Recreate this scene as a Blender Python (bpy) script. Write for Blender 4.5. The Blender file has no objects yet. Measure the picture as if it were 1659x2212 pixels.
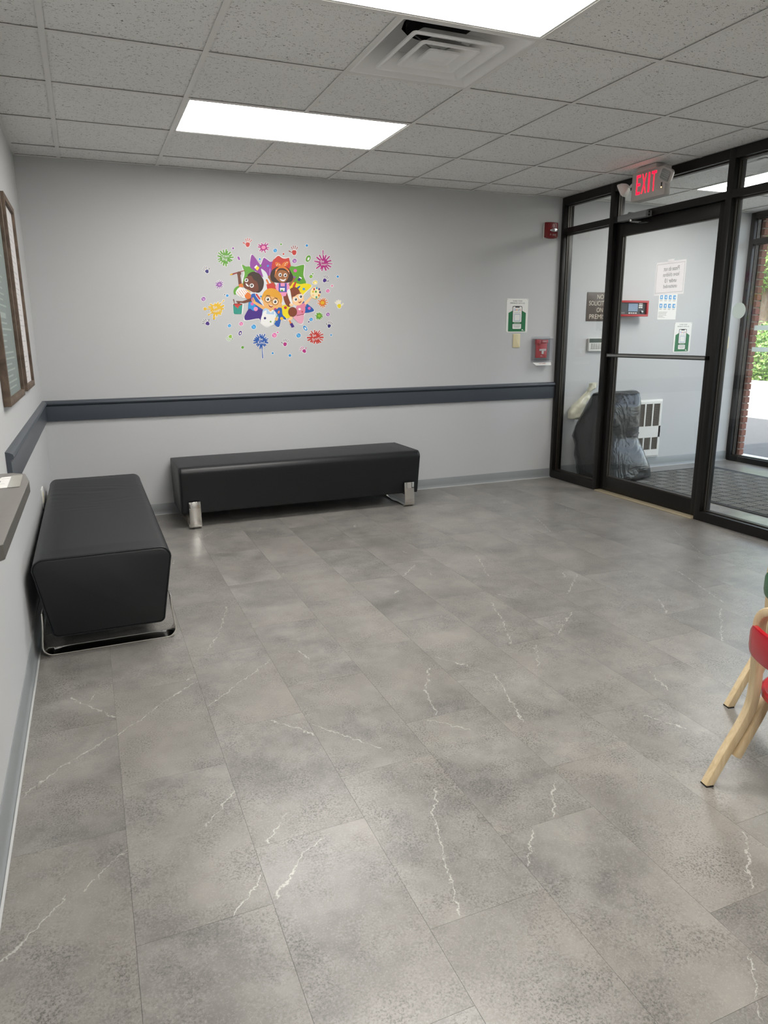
import bpy, bmesh, math, random
from mathutils import Vector, Matrix, noise
random.seed(7)
S = bpy.context.scene
COL = S.collection
W, H, T = 4.229, 2.423, 0.6096            # storefront plane x, ceiling height, ceiling module
YF = -7.6                                 # wall behind the photographer

# ------------------------------------------------------------------ camera
cam = bpy.data.cameras.new('camera')
cam.sensor_fit = 'HORIZONTAL'; cam.sensor_width = 36.0
cam.lens = 1519.957 * 36.0 / 1659.0
cam.clip_start = 0.02; cam.clip_end = 300
cam_o = bpy.data.objects.new('camera', cam); COL.objects.link(cam_o)
cam_o.matrix_world = Matrix(((0.923231, 0.099889, -0.371034, 0.31425),
                             (-0.384165, 0.220209, -0.896619, -5.40186),
                             (-0.007857, 0.970325, 0.241677, 1.28585),
                             (0, 0, 0, 1)))
S.camera = cam_o

# ------------------------------------------------------------------ view, sky, sun
S.view_settings.view_transform = 'Standard'
S.view_settings.look = 'None'
S.view_settings.exposure = 0.6
S.view_settings.gamma = 1.0
S.view_settings.use_curve_mapping = False
PANEL_LIGHT = 12.0                         # radiance of the lit ceiling panels
world = bpy.data.worlds.new('sky'); S.world = world; world.use_nodes = True
wn = world.node_tree
sky = wn.nodes.new('ShaderNodeTexSky'); sky.sky_type = 'NISHITA'
sky.sun_disc = False; sky.dust_density = 2.5; sky.ozone_density = .6; sky.sun_elevation = math.radians(52); sky.sun_rotation = math.radians(250)
wn.nodes['Background'].inputs['Strength'].default_value = 0.75
hs = wn.nodes.new('ShaderNodeHueSaturation'); hs.inputs['Saturation'].default_value = 0.5      # hazy summer sky
wn.links.new(sky.outputs[0], hs.inputs['Color']); wn.links.new(hs.outputs[0], wn.nodes['Background'].inputs['Color'])
sun = bpy.data.lights.new('sun', 'SUN'); sun.energy = 4.0; sun.angle = math.radians(0.6); sun.color = (1, .95, .86)
sun_o = bpy.data.objects.new('sun', sun); COL.objects.link(sun_o)
sun_o.rotation_euler = Vector((0.60, 0.12, -0.79)).to_track_quat('-Z', 'Y').to_euler()
sun_o.location = (-5, -3, 12)

# ------------------------------------------------------------------ colours and materials
def lin(c):
    return tuple((x / 255 / 12.92) if x / 255 <= .04045 else ((x / 255 + .055) / 1.055) ** 2.4 for x in c)
def hexc(s):
    return lin((int(s[0:2], 16), int(s[2:4], 16), int(s[4:6], 16)))
class NT:
    """small shorthand around a material node tree"""
    def __init__(self, name):
        self.m = bpy.data.materials.new(name); self.m.use_nodes = True
        self.t = self.m.node_tree; self.b = self.t.nodes['Principled BSDF']
    def n(self, kind, **kw):
        o = self.t.nodes.new('ShaderNode' + kind)
        for k, v in kw.items(): setattr(o, k, v)
        return o
    def l(self, a, b): self.t.links.new(a, b)
    def val(self, node, key, v):
        if hasattr(v, 'is_output'): self.l(v, node.inputs[key])
        else: node.inputs[key].default_value = v
    def math(self, op, a, b=None, clamp=False):
        o = self.n('Math', operation=op); o.use_clamp = clamp
        self.val(o, 0, a)
        if b is not None: self.val(o, 1, b)
        return o.outputs[0]
    def vm(self, op, a, b=None, out=0, scale=None):
        o = self.n('VectorMath', operation=op)
        self.val(o, 0, a)
        if b is not None: self.val(o, 1, b)
        if scale is not None: self.val(o, 'Scale', scale)
        return o.outputs[out]
    def mix(self, f, a, b):
        o = self.n('Mix', data_type='RGBA')
        self.val(o, 0, f)
        for k, v in ((6, a), (7, b)):
            if hasattr(v, 'is_output'): self.l(v, o.inputs[k])
            else: o.inputs[k].default_value = (*v[:3], 1)
        return o.outputs[2]
    def ramp(self, f, p0, p1):
        o = self.n('MapRange'); o.clamp = True
        self.val(o, 0, f); o.inputs[1].default_value = p0; o.inputs[2].default_value = p1
        return o.outputs[0]
    def noise(self, vec, scale, detail=3, rough=.5, dist=0):
        o = self.n('TexNoise'); self.l(vec, o.inputs['Vector'])
        o.inputs['Scale'].default_value = scale; o.inputs['Detail'].default_value = detail
        o.inputs['Roughness'].default_value = rough; o.inputs['Distortion'].default_value = dist
        return o.outputs['Fac']
    def bump(self, h, strength, dist=.002):
        o = self.n('Bump'); o.inputs['Strength'].default_value = strength; o.inputs['Distance'].default_value = dist
        self.l(h, o.inputs['Height']); self.l(o.outputs[0], self.b.inputs['Normal'])
    def coord(self, kind='Object'):
        return self.n('TexCoord').outputs[kind]
    def set(self, **kw):
        for k, v in kw.items():
            self.val(self.b, k.replace('_', ' '), v)
        return self
_mc = {}
def mk(name, color, rough=.5, metal=0.0, var=.06, vscale=18, emit=0, ecol=None, spec=.5, bump=0, bscale=200, coat=0):
    """plain material with a little procedural mottling"""
    if name in _mc: return _mc[name]
    t = NT(name); c = hexc(color) if isinstance(color, str) else color
    v = t.noise(t.coord(), vscale, 3)
    lo = tuple(x * (1 - var) for x in c); hi = tuple(min(1, x * (1 + var)) for x in c)
    t.l(t.mix(v, lo, hi), t.b.inputs['Base Color'])
    t.set(Roughness=rough, Metallic=metal); t.b.inputs['Specular IOR Level'].default_value = spec
    if coat: t.b.inputs['Coat Weight'].default_value = coat
    if bump: t.bump(t.noise(t.coord(), bscale, 2), bump, .001)
    if emit:
        t.b.inputs['Emission Color'].default_value = (*(ecol or c), 1); t.b.inputs['Emission Strength'].default_value = emit
    _mc[name] = t.m
    return t.m

def mat_wall(name, c):
    t = NT(name); o = t.coord()
    v = t.noise(o, 1.3, 4)
    t.l(t.mix(v, tuple(x * .97 for x in c), tuple(x * 1.02 for x in c)), t.b.inputs['Base Color'])
    t.set(Roughness=.55); t.b.inputs['Specular IOR Level'].default_value = .35
    t.bump(t.noise(o, 420, 2), .12, .0006)
    return t.m
M_WALL = mat_wall('painted grey wall', lin((191, 192, 193)))

def mat_ceiling_tile():
    t = NT('fissured ceiling tile'); o = t.coord()
    r = t.n('ObjectInfo').outputs['Random']
    cv = t.n('CombineXYZ'); t.l(t.math('MULTIPLY', r, 37.0), cv.inputs[0]); t.l(t.math('MULTIPLY', r, 91.0), cv.inputs[1])
    p = t.vm('ADD', o, cv.outputs[0])
    pd = t.vm('ADD', p, t.vm('SCALE', t.n('TexNoise').outputs['Color'], scale=.0))
    fis = t.noise(t.vm('MULTIPLY', p, (1.0, 1.7, 1.0)), 95, 1, .4, 1.2)
    fm = t.ramp(fis, .655, .70)
    vor = t.n('TexVoronoi'); t.l(p, vor.inputs['Vector']); vor.inputs['Scale'].default_value = 170
    pin = t.ramp(vor.outputs['Distance'], .16, .10)
    dark = t.math('MAXIMUM', fm, t.math('MULTIPLY', pin, t.ramp(t.noise(p, 30, 1), .5, .6)))
    base = t.mix(t.noise(p, 3, 3), lin((232, 232, 229)), lin((240, 240, 237)))
    t.l(t.mix(dark, base, lin((118, 116, 112))), t.b.inputs['Base Color'])
    t.set(Roughness=.9); t.b.inputs['Specular IOR Level'].default_value = .15
    hgt = t.math('SUBTRACT', t.noise(p, 400, 2), t.math('MULTIPLY', dark, 2.0))
    t.bump(hgt, .35, .0015)
    return t.m
M_CTILE = mat_ceiling_tile()

def mat_floor_tile():
    """concrete-look vinyl tile: mottled grey, dark pitted patches, pale veins (each tile carries its own vein ends)"""
    t = NT('concrete look vinyl tile'); o = t.coord()
    r = t.n('ObjectInfo').outputs['Random']
    cv = t.n('CombineXYZ'); t.l(t.math('MULTIPLY', r, 53.0), cv.inputs[0]); t.l(t.math('MULTIPLY', r, 29.0), cv.inputs[1]); t.l(t.math('MULTIPLY', r, 7.0), cv.inputs[2])
    p = t.vm('ADD', o, cv.outputs[0])
    big = t.noise(p, 4.5, 6, .62)
    med = t.noise(p, 16, 4, .6)
    fine = t.noise(p, 190, 4, .7)
    tone = t.math('ADD', t.math('MULTIPLY', t.ramp(big, .33, .67), .65), t.math('MULTIPLY', t.ramp(med, .3, .7), .35))
    base = t.mix(tone, lin((98, 96, 93)), lin((151, 148, 143)))
    warm = t.mix(t.ramp(t.noise(t.vm('ADD', p, (3, 9, 0)), 2.2, 2), .35, .65), base, t.mix(.5, base, lin((142, 136, 129))))
    pit = t.math('MULTIPLY', t.ramp(fine, .51, .60), t.ramp(t.noise(t.vm('ADD', p, (11, 4, 0)), 7, 4, .6), .40, .66))
    spk = t.math('MULTIPLY', t.ramp(t.noise(t.vm('ADD', p, (5, 5, 5)), 330, 1), .64, .72), .30)
    c = t.mix(t.math('MULTIPLY', pit, .75), warm, lin((58, 58, 55)))
    c = t.mix(spk, c, lin((178, 176, 170)))
    c = t.mix(t.math('MULTIPLY', t.ramp(fine, .46, .34), .34), c, lin((168, 166, 160)))
    # veins
    wob = t.n('TexNoise'); t.l(p, wob.inputs['Vector']); wob.inputs['Scale'].default_value = 34; wob.inputs['Detail'].default_value = 4; wob.inputs['Roughness'].default_value = .62
    off = t.vm('SCALE', t.vm('SUBTRACT', wob.outputs['Color'], (.5, .5, .5)), scale=.05)
    q = t.vm('MULTIPLY', t.vm('ADD', o, off), (1, 1, 0))
    mask = None
    for k in (1, 2):
        A = t.n('Attribute', attribute_type='OBJECT', attribute_name='vein%da' % k).outputs['Vector']
        B = t.n('Attribute', attribute_type='OBJECT', attribute_name='vein%db' % k).outputs['Vector']
        pa = t.vm('SUBTRACT', q, A); ba = t.vm('SUBTRACT', B, A)
        hh = t.math('DIVIDE', t.vm('DOT_PRODUCT', pa, ba, out=1), t.math('ADD', t.vm('DOT_PRODUCT', ba, ba, out=1), 1e-5))
        hh = t.math('MINIMUM', t.math('MAXIMUM', hh, 0.0), 1.0)
        d = t.vm('LENGTH', t.vm('SUBTRACT', pa, t.vm('SCALE', ba, scale=hh)), out=1)
        wid = t.math('MULTIPLY', t.ramp(t.noise(p, 30, 2), .34, .80), .0032)
        v = t.ramp(t.math('SUBTRACT', d, wid), .0010, -.0004)
        mask = v if mask is None else t.math('MAXIMUM', mask, v)
    c = t.mix(t.math('MULTIPLY', mask, .56), c, lin((204, 202, 196)))
    hsv = t.n('HueSaturation'); t.l(c, hsv.inputs['Color']); t.l(t.math('ADD', t.math('MULTIPLY', r, .10), .95), hsv.inputs['Value'])
    c = hsv.outputs[0]
    t.l(c, t.b.inputs['Base Color'])
    t.l(t.math('ADD', t.math('MULTIPLY', med, .14), .24), t.b.inputs['Roughness'])
    t.b.inputs['Specular IOR Level'].default_value = .6
    t.bump(t.math('SUBTRACT', t.noise(p, 260, 3), pit), .10, .0008)
    return t.m
M_FTILE = mat_floor_tile()

def mat_leather():
    t = NT('black leather'); o = t.coord()
    v = t.noise(o, 3, 4)
    t.l(t.mix(v, lin((15, 17, 20)), lin((21, 23, 26))), t.b.inputs['Base Color'])
    t.set(Roughness=.42); t.b.inputs['Specular IOR Level'].default_value = .45
    vo = t.n('TexVoronoi'); t.l(o, vo.inputs['Vector']); vo.inputs['Scale'].default_value = 480
    t.bump(vo.outputs['Distance'], .12, .0006)
    return t.m
M_LEATHER = mat_leather()

def mat_glass():
    t = NT('clear glass')
    out = t.t.nodes['Material Output']; t.t.nodes.remove(t.b)
    lw = t.n('LayerWeight'); lw.inputs['Blend'].default_value = .5
    fr = t.math('ADD', t.math('MULTIPLY', t.math('POWER', lw.outputs['Facing'], 5.0), .9), .065)    # both faces of a thin sheet
    tr = t.n('BsdfTransparent')
    v = t.noise(t.coord(), 2.0, 2)
    t.l(t.mix(v, (.90, .925, .915), (.93, .95, .94)), tr.inputs['Color'])
    gl = t.n('BsdfGlossy'); gl.inputs['Roughness'].default_value = .015
    mx = t.n('MixShader'); t.l(fr, mx.inputs[0]); t.l(tr.outputs[0], mx.inputs[1]); t.l(gl.outputs[0], mx.inputs[2])
    t.l(mx.outputs[0], out.inputs['Surface'])
    return t.m
M_GLASS = mat_glass()
def mat_translucent(name, c, k=.55):
    t = NT(name); out = t.t.nodes['Material Output']; v = t.noise(t.coord(), 14, 2)
    col = t.mix(v, tuple(x * .96 for x in c), c)
    t.l(col, t.b.inputs['Base Color']); t.set(Roughness=.6)
    tr = t.n('BsdfTranslucent'); t.l(col, tr.inputs['Color'])
    mx = t.n('MixShader'); mx.inputs[0].default_value = k
    t.l(t.b.outputs[0], mx.inputs[1]); t.l(tr.outputs[0], mx.inputs[2]); t.l(mx.outputs[0], out.inputs['Surface'])
    return t.m
M_THIN = mat_translucent('thin paper in a sleeve', lin((238, 233, 234)))
M_FROST = mat_translucent('frosted vinyl', lin((224, 230, 226)), .6)

def mat_clear_plastic():
    t = NT('clear plastic cover')
    out = t.t.nodes['Material Output']; t.t.nodes.remove(t.b)
    lw = t.n('LayerWeight'); lw.inputs['Blend'].default_value = .5
    tr = t.n('BsdfTransparent'); tr.inputs['Color'].default_value = (.97, .97, .98, 1)
    gl = t.n('BsdfGlossy'); gl.inputs['Roughness'].default_value = .08
    v = t.noise(t.coord(), 40, 2)
    f = t.math('ADD', t.math('MULTIPLY', t.math('POWER', lw.outputs['Facing'], 3.0), .6), t.math('MULTIPLY', v, .07))
    mx = t.n('MixShader'); t.l(f, mx.inputs[0]); t.l(tr.outputs[0], mx.inputs[1]); t.l(gl.outputs[0], mx.inputs[2])
    t.l(mx.outputs[0], out.inputs['Surface'])
    return t.m
M_CLEAR = mat_clear_plastic()

def mat_panel_light(name, strength, col=(1, .97, .93)):
    t = NT(name)
    v = t.noise(t.coord(), 1.2, 1)
    t.l(t.mix(v, tuple(x * .97 for x in col), col), t.b.inputs['Emission Color'])
    t.set(Base_Color=(.9, .9, .9, 1), Roughness=.6); t.b.inputs['Emission Strength'].default_value = strength
    return t.m
M_PANEL = mat_panel_light('lit diffuser panel', PANEL_LIGHT)

def mat_plastic_bag():
    t = NT('black bin liner'); o = t.coord()
    st = t.vm('MULTIPLY', o, (1.0, 1.0, .5))
    w = t.noise(st, 5, 3, .5, 1.0)
    rd = t.math('ABSOLUTE', t.math('SUBTRACT', t.noise(t.vm('ADD', st, (4, 1, 2)), 6, 2, .5, 1.6), .5))
    rd2 = t.math('ABSOLUTE', t.math('SUBTRACT', t.noise(t.vm('MULTIPLY', o, (.6, .6, 1.6)), 11, 2, .5, 1.2), .5))
    t.l(t.mix(w, lin((16, 17, 18)), lin((34, 37, 38))), t.b.inputs['Base Color'])
    t.set(Roughness=.24); t.b.inputs['Specular IOR Level'].default_value = .55
    t.bump(t.math('ADD', t.math('MULTIPLY', rd, 1.0), t.math('MULTIPLY', rd2, .35)), .35, .03)
    return t.m
M_BAG = mat_plastic_bag()

def mat_wood(name, a, b, scale=9, axis=(1, 1, 12), rough=.5):
    t = NT(name); o = t.coord()
    v = t.noise(t.vm('MULTIPLY', o, axis), scale, 4, .6, .6)
    t.l(t.mix(t.ramp(v, .3, .7), a, b), t.b.inputs['Base Color'])
    t.set(Roughness=rough); t.bump(v, .1, .001)
    return t.m
M_BIRCH = mat_wood('birch plywood', lin((196, 172, 132)), lin((222, 203, 166)), 10, (6, 6, .8), .45)
M_BARN = mat_wood('weathered brown wood', lin((70, 58, 48)), lin((112, 95, 80)), 12, (1, 3, 1), .7)

M_BRONZE = mk('dark bronze aluminium', lin((27, 25, 24)), .33, .25, vscale=3, spec=.5)
M_BRONZE2 = mk('bronze glazing stop', lin((58, 53, 47)), .4, .3, vscale=3)
M_GASKET = mk('black rubber gasket', lin((10, 10, 11)), .7)
M_GRID = mk('white ceiling grid', lin((226, 225, 221)), .5, var=.02)
M_RAIL = mk('slate grey trim paint', lin((66, 72, 80)), .36, var=.04, vscale=6)
M_BASE = mk('grey vinyl base', lin((138, 142, 143)), .45, var=.03, vscale=6)
M_CAULK = mk('pale caulk', lin((176, 177, 176)), .5)
M_CHROME = mk('chrome', lin((225, 222, 216)), .06, 1.0, var=.02)
M_STEEL = mk('brushed metal', lin((170, 170, 168)), .28, 1.0, var=.05)
M_WHITE = mk('white enamel', lin((222, 222, 218)), .4, var=.02)
M_PAPER = mk('white paper', lin((232, 231, 227)), .7, var=.02)
M_IVORY = mk('ivory plastic', lin((214, 203, 165)), .4, var=.02)
M_REDP = mk('red plastic', lin((168, 22, 30)), .35, var=.06)
M_REDD = mk('dark red alarm housing', lin((120, 22, 28)), .35, var=.06)
M_BLACK = mk('black plastic', lin((20, 20, 21)), .4)
M_PUTTY = mk('warm grey housing', lin((186, 180, 176)), .45, var=.02)
M_LAMIN = mk('grey laminate', lin((122, 119, 115)), .4, var=.05, vscale=60)
M_MORTAR = mk('mortar', lin((150, 142, 132)), .9, var=.1, vscale=60)
M_BRICK = mk('red brown brick', lin((128, 82, 66)), .85, var=.25, vscale=40, bump=.5, bscale=160)
M_INK = mk('dark print', lin((48, 50, 50)), .6)
M_TAN = mk('tan threshold', lin((170, 158, 132)), .5, var=.12, vscale=40)

# ------------------------------------------------------------------ mesh helpers
ORG = {}
class MB:
    def __init__(self): self.v = []; self.f = []; self.m = []; self.mats = []
    def mi(self, m):
        if m not in self.mats: self.mats.append(m)
        return self.mats.index(m)
    def add(self, vs, fs, m):
        b = len(self.v); k = self.mi(m)
        self.v += [tuple(x) for x in vs]
        for f in fs: self.f.append(tuple(b + i for i in f)); self.m.append(k)
        return self
    def box(self, x0, x1, y0, y1, z0, z1, m):
        x0, x1 = sorted((x0, x1)); y0, y1 = sorted((y0, y1)); z0, z1 = sorted((z0, z1))
        vs = [(x, y, z) for z in (z0, z1) for y in (y0, y1) for x in (x0, x1)]
        return self.add(vs, [(0, 2, 3, 1), (4, 5, 7, 6), (0, 1, 5, 4), (2, 6, 7, 3), (0, 4, 6, 2), (1, 3, 7, 5)], m)
    def prism(self, pts, fn, n0, n1, m, caps=True):
        """2-D outline (counter-clockwise seen from +n) from n0 to n1 through fn(u, v, n)"""
        k = len(pts)
        vs = [fn(u, v, n0) for u, v in pts] + [fn(u, v, n1) for u, v in pts]
        fs = [(i, (i + 1) % k, k + (i + 1) % k, k + i) for i in range(k)]
        if caps: fs += [tuple(range(k, 2 * k)), tuple(range(k - 1, -1, -1))]
        return self.add(vs, fs, m)
    def flat(self, pts, fn, n, m):
        return self.add([fn(u, v, n) for u, v in pts], [tuple(range(len(pts)))], m)
    def loft(self, rings, m, cap=True, closed=True):
        k = len(rings[0]); vs = [p for r in rings for p in r]; fs = []
        for a in range(len(rings) - 1):
            for i in range(k if closed else k - 1):
                j = (i + 1) % k
                fs.append((a * k + i, a * k + j, (a + 1) * k + j, (a + 1) * k + i))
        if cap:
            fs.append(tuple(range(k - 1, -1, -1))); b = (len(rings) - 1) * k
            fs.append(tuple(range(b, b + k)))
        return self.add(vs, fs, m)
    def sweep(self, path, sec, m, side=None, cap=True, closed=False):
        """sweep a 2-D section (a along side, b along normal) along a 3-D path; side = fixed side vector or None"""
        P = [Vector(p) for p in path]; rings = []; n = len(P); prev = None
        for i, p in enumerate(P):
            if closed: d = P[(i + 1) % n] - P[i - 1]
            else: d = P[min(i + 1, n - 1)] - P[max(i - 1, 0)]
            d.normalize()
            if side is not None: s = Vector(side)
            else:
                s = prev if prev is not None else (Vector((0, 0, 1)) if abs(d.z) < .9 else Vector((1, 0, 0)))
            s = (s - d * s.dot(d)).normalized(); prev = s
            nn = d.cross(s)
            rings.append([tuple(p + s * a + nn * b) for a, b in sec])
        if closed: rings.append(rings[0]); cap = False
        return self.loft(rings, m, cap)
    def tube(self, path, r, m, n=10, closed=False):
        return self.sweep(path, [(r * math.cos(2 * math.pi * i / n), r * math.sin(2 * math.pi * i / n)) for i in range(n)], m, closed=closed)
    def lathe(self, prof, fn, m, n=24, cap=True):
        """profile [(radius, n)] turned about the n axis of fn(u, v, n)"""
        rings = [[fn(r * math.cos(2 * math.pi * i / n), r * math.sin(2 * math.pi * i / n), h) for i in range(n)] for r, h in prof]
        return self.loft(rings, m, cap)
    def build(self, name, parent=None, smooth=None, bevel=0, seg=2, origin=None, local=False):
        xs = list(zip(*self.v))
        lo = [min(a) for a in xs]; hi = [max(a) for a in xs]
        if local: c = Vector((0, 0, 0))
        elif origin is not None: c = Vector(origin)
        elif parent is None: c = Vector(((lo[0] + hi[0]) / 2, (lo[1] + hi[1]) / 2, lo[2]))
        else: c = Vector([(a + b) / 2 for a, b in zip(lo, hi)])
        me = bpy.data.meshes.new(name)
        me.from_pydata([(v[0] - c.x, v[1] - c.y, v[2] - c.z) for v in self.v], [], self.f)
        for m in self.mats: me.materials.append(m)
        me.polygons.foreach_set('material_index', self.m)
        bm = bmesh.new(); bm.from_mesh(me)
        bmesh.ops.remove_doubles(bm, verts=bm.verts, dist=1e-6)
        if bevel:
            ed = [e for e in bm.edges if len(e.link_faces) == 2 and e.calc_face_angle(0) > .6]
            bmesh.ops.bevel(bm, geom=ed, offset=bevel, segments=seg, affect='EDGES', profile=.5, clamp_overlap=True)
        if len(self.f) > 1 and all(len(e.link_faces) == 2 for e in bm.edges): bmesh.ops.recalc_face_normals(bm, faces=bm.faces)
        bm.to_mesh(me); bm.free()
        if smooth or bevel:
            me.polygons.foreach_set('use_smooth', [True] * len(me.polygons))
            me.set_sharp_from_angle(angle=math.radians(smooth or 40))
        o = bpy.data.objects.new(name, me); COL.objects.link(o)
        ORG[o] = c
        if parent is not None:
            o.parent = parent; o.location = c - ORG[parent]
        else: o.location = c
        return o
def thing(name, label, cat, loc, group=None, kind=None):
    o = bpy.data.objects.new(name, None); COL.objects.link(o); o.location = loc; ORG[o] = Vector(loc)
    o.empty_display_size = .05
    return tag(o, label, cat, group, kind)
def tag(o, label=None, cat=None, group=None, kind=None):
    if label: o['label'] = label
    if cat: o['category'] = cat
    if group: o['group'] = group
    if kind: o['kind'] = kind
    return o
def box(name, x0, x1, y0, y1, z0, z1, m, parent=None, bevel=0, **k):
    return MB().box(x0, x1, y0, y1, z0, z1, m).build(name, parent, bevel=bevel, **k)
def circ(cx, cy, rx, ry=None, n=24, a0=0.0, rot=0.0):
    ry = rx if ry is None else ry; c, s = math.cos(rot), math.sin(rot); out = []
    for i in range(n):
        x, y = rx * math.cos(a0 + 2 * math.pi * i / n), ry * math.sin(a0 + 2 * math.pi * i / n)
        out.append((cx + x * c - y * s, cy + x * s + y * c))
    return out
def rrect(x0, y0, x1, y1, r, n=4):
    out = []
    for cx, cy, a in ((x1 - r, y1 - r, 0), (x0 + r, y1 - r, 90), (x0 + r, y0 + r, 180), (x1 - r, y0 + r, 270)):
        for i in range(n + 1):
            t = math.radians(a + 90 * i / n); out.append((cx + r * math.cos(t), cy + r * math.sin(t)))
    return out
_tc = {}
def text_mesh(s):
    if s not in _tc:
        cu = bpy.data.curves.new('t', 'FONT'); cu.body = s; cu.align_x = 'CENTER'; cu.align_y = 'CENTER'; cu.resolution_u = 3; cu.space_line = .95
        o = bpy.data.objects.new('t', cu)
        me = o.to_mesh()
        vs = [(v.co.x, v.co.y) for v in me.vertices]; fs = [tuple(p.vertices) for p in me.polygons]
        o.to_mesh_clear(); bpy.data.objects.remove(o); bpy.data.curves.remove(cu)
        lo = [min(a) for a in zip(*vs)]; hi = [max(a) for a in zip(*vs)]
        c = ((lo[0] + hi[0]) / 2, (lo[1] + hi[1]) / 2)
        _tc[s] = ([(x - c[0], y - c[1]) for x, y in vs], fs, hi[0] - lo[0], hi[1] - lo[1])
    return _tc[s]
def text(mb, s, cu, cv, fn, n, m, h=None, w=None, rot=0.0, shear=0.0):
    """flat lettering centred at (cu, cv); h / w = height and width of the ink"""
    vs, fs, tw, th = text_mesh(s)
    sy = h / th if h else w / tw
    sx = w / tw if w else sy
    c, sn = math.cos(rot), math.sin(rot)
    out = []
    for x, y in vs:
        x, y = x * sx + y * sy * shear, y * sy
        out.append(fn(cu + x * c - y * sn, cv + x * sn + y * c, n))
    mb.add(out, fs, m)
def onback(cx, cz, y0=0.0): return lambda u, v, n: (cx + u, y0 - n, cz + v)
def XL(n, y, z): return (n + .0123 + .00566 * y + .0041 * z, y, z)      # the wall by the counter is a little out of square
def onleft(cy, cz): return lambda u, v, n: XL(n, cy + u, cz + v)
def onfront(x0, cy, cz): return lambda u, v, n: (x0 - n, cy - u, cz + v)

# ================================================================== THE SETTING
XO = 6.449                                # outer storefront plane
YV = -2.95                                # far end of the vestibule
# ---- floor: slab with 12 x 24 inch tiles in a one-third offset
floor = box('floor', -.3, XO + .12, YF - .1, .1, -.09, -.0032, mk('grey tile adhesive', lin((92, 90, 87)), .8))
tag(floor, 'grey concrete-look vinyl tile floor', kind='structure')
VEINS = [(0.0, -3.37, 0.12, -3.24), (0.12, -3.24, 0.29, -3.1), (0.29, -3.12, 0.41, -2.99), (0.41, -2.99, 0.6, -2.82), (0.54, -2.82, 0.61, -2.76), (0.6, -3.04, 0.74, -2.91), (0.74, -2.91, 0.9, -2.76), (0.02, -3.96, 0.15, -3.81), (0.18, -3.81, 0.29, -3.7), (0.49, -4.04, 0.59, -3.93), (0.6, -4.02, 0.7, -3.9), (0.7, -3.9, 0.79, -3.85), (0.63, -3.82, 0.71, -3.72), (1.14, -3.79, 1.08, -3.89), (1.08, -3.89, 0.98, -4.23), (1.46, -3.09, 1.37, -3.24), (1.37, -3.24, 1.33, -3.42), (1.68, -3.23, 1.62, -3.43), (1.62, -3.43, 1.58, -3.58), (1.53, -3.01, 1.68, -3.24), (0.79, -3.23, 0.91, -3.39), (0.91, -3.31, 1.07, -3.53), (0.84, -2.09, 0.76, -2.37), (0.76, -2.37, 0.67, -2.57), (1.47, -3.9, 1.38, -4.03), (1.3, -4.05, 1.2, -4.17), (1.81, -4.28, 1.66, -4.43), (1.51, -4.55, 1.39, -4.68), (2.06, -2.56, 1.99, -2.79), (1.99, -2.79, 1.89, -3.02), (2.72, -2.39, 2.47, -2.63), (2.35, -2.83, 2.13, -3.02), (3.05, -3.06, 2.69, -3.4), (3.27, -2.55, 3.11, -3.02), (1.97, -3.08, 1.87, -3.25), (2.24, -3.46, 2.2, -3.6), (1.99, -3.71, 2.05, -3.82), (2.38, -1.87, 2.25, -2.22), (0.14, -2.78, 0.29, -2.99), (0.49, -3.69, 0.59, -3.57), (0.7, -4.26, 0.62, -4.35), (1.29, -3.44, 1.39, -3.55), (3.26, -1.16, 3.1, -1.62), (3.88, -1.91, 3.59, -2.48), (1.82, -2.03, 1.96, -1.88), (1.44, -3.5, 1.45, -3.58), (1.23, -1.71, 1.15, -1.82), (1.05, -0.61, 0.93, -0.77), (2.85, -2.87, 2.75, -3.03)]
TW, TL, GAP = .3048, .6096, .0006
_tm = {}
def floor_tile(x0, x1, y0, y1):
    w, l = round(x1 - x0, 4), round(y1 - y0, 4)
    cx, cy = (x0 + x1) / 2, (y0 + y1) / 2
    if (w, l) not in _tm:
        o = MB().box(x0 + GAP / 2, x1 - GAP / 2, y0 + GAP / 2, y1 - GAP / 2, -.003, 0, M_FTILE).build('floor_tile', floor)
        _tm[(w, l)] = o
    else:
        o = _tm[(w, l)].copy(); COL.objects.link(o); o.location = Vector((cx, cy, -.0015)) - ORG[floor]
    k = 0
    for a, b, c, d in VEINS:                       # parts of the listed veins that cross this tile
        ts = [i / 48 for i in range(49) if x0 <= a + (c - a) * i / 48 <= x1 and y0 <= b + (d - b) * i / 48 <= y1]
        if len(ts) >= 12 and k < 2:
            k += 1
            t0, t1 = min(ts), max(ts)
            o['vein%da' % k] = (a + (c - a) * t0 - cx, b + (d - b) * t0 - cy, 0.0)
            o['vein%db' % k] = (a + (c - a) * t1 - cx, b + (d - b) * t1 - cy, 0.0)
    rr = random.Random(int(cx * 997) * 31 + int(cy * 991))
    while k < 2:
        k += 1
        if k == 2 and rr.random() < .5 and y1 > -2.6:      # a short faint vein of its own
            a, b = rr.uniform(-.1, .1), rr.uniform(-.2, .2); an = rr.choice((.9, 2.0, 1.2)) + rr.uniform(-.3, .3); ll = rr.uniform(.05, .12)
            pa, pb = (a, b, 0.0), (a + ll * math.cos(an), b + ll * math.sin(an), 0.0)
        else: pa = (90.0, 90.0, 0.0); pb = (91.0, 90.0, 0.0)
        o['vein%da' % k] = pa; o['vein%db' % k] = pb
edges = [-.06] + [.290 + TW * i for i in range(21) if .290 + TW * i < XO + .02] + [XO + .06]
for ci in range(len(edges) - 1):
    xa, xb = edges[ci], edges[ci + 1]
    ylim = YF if xa < W - .05 else YV
    off = (.57 - .2 * ci) % TL
    ys = [0.0]; yy = -off if off > .06 else -off - TL
    while yy > ylim + .06: ys.append(yy); yy -= TL
    ys.append(ylim)
    for ya, yb in zip(ys[:-1], ys[1:]): floor_tile(xa, xb, yb, ya)

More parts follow.
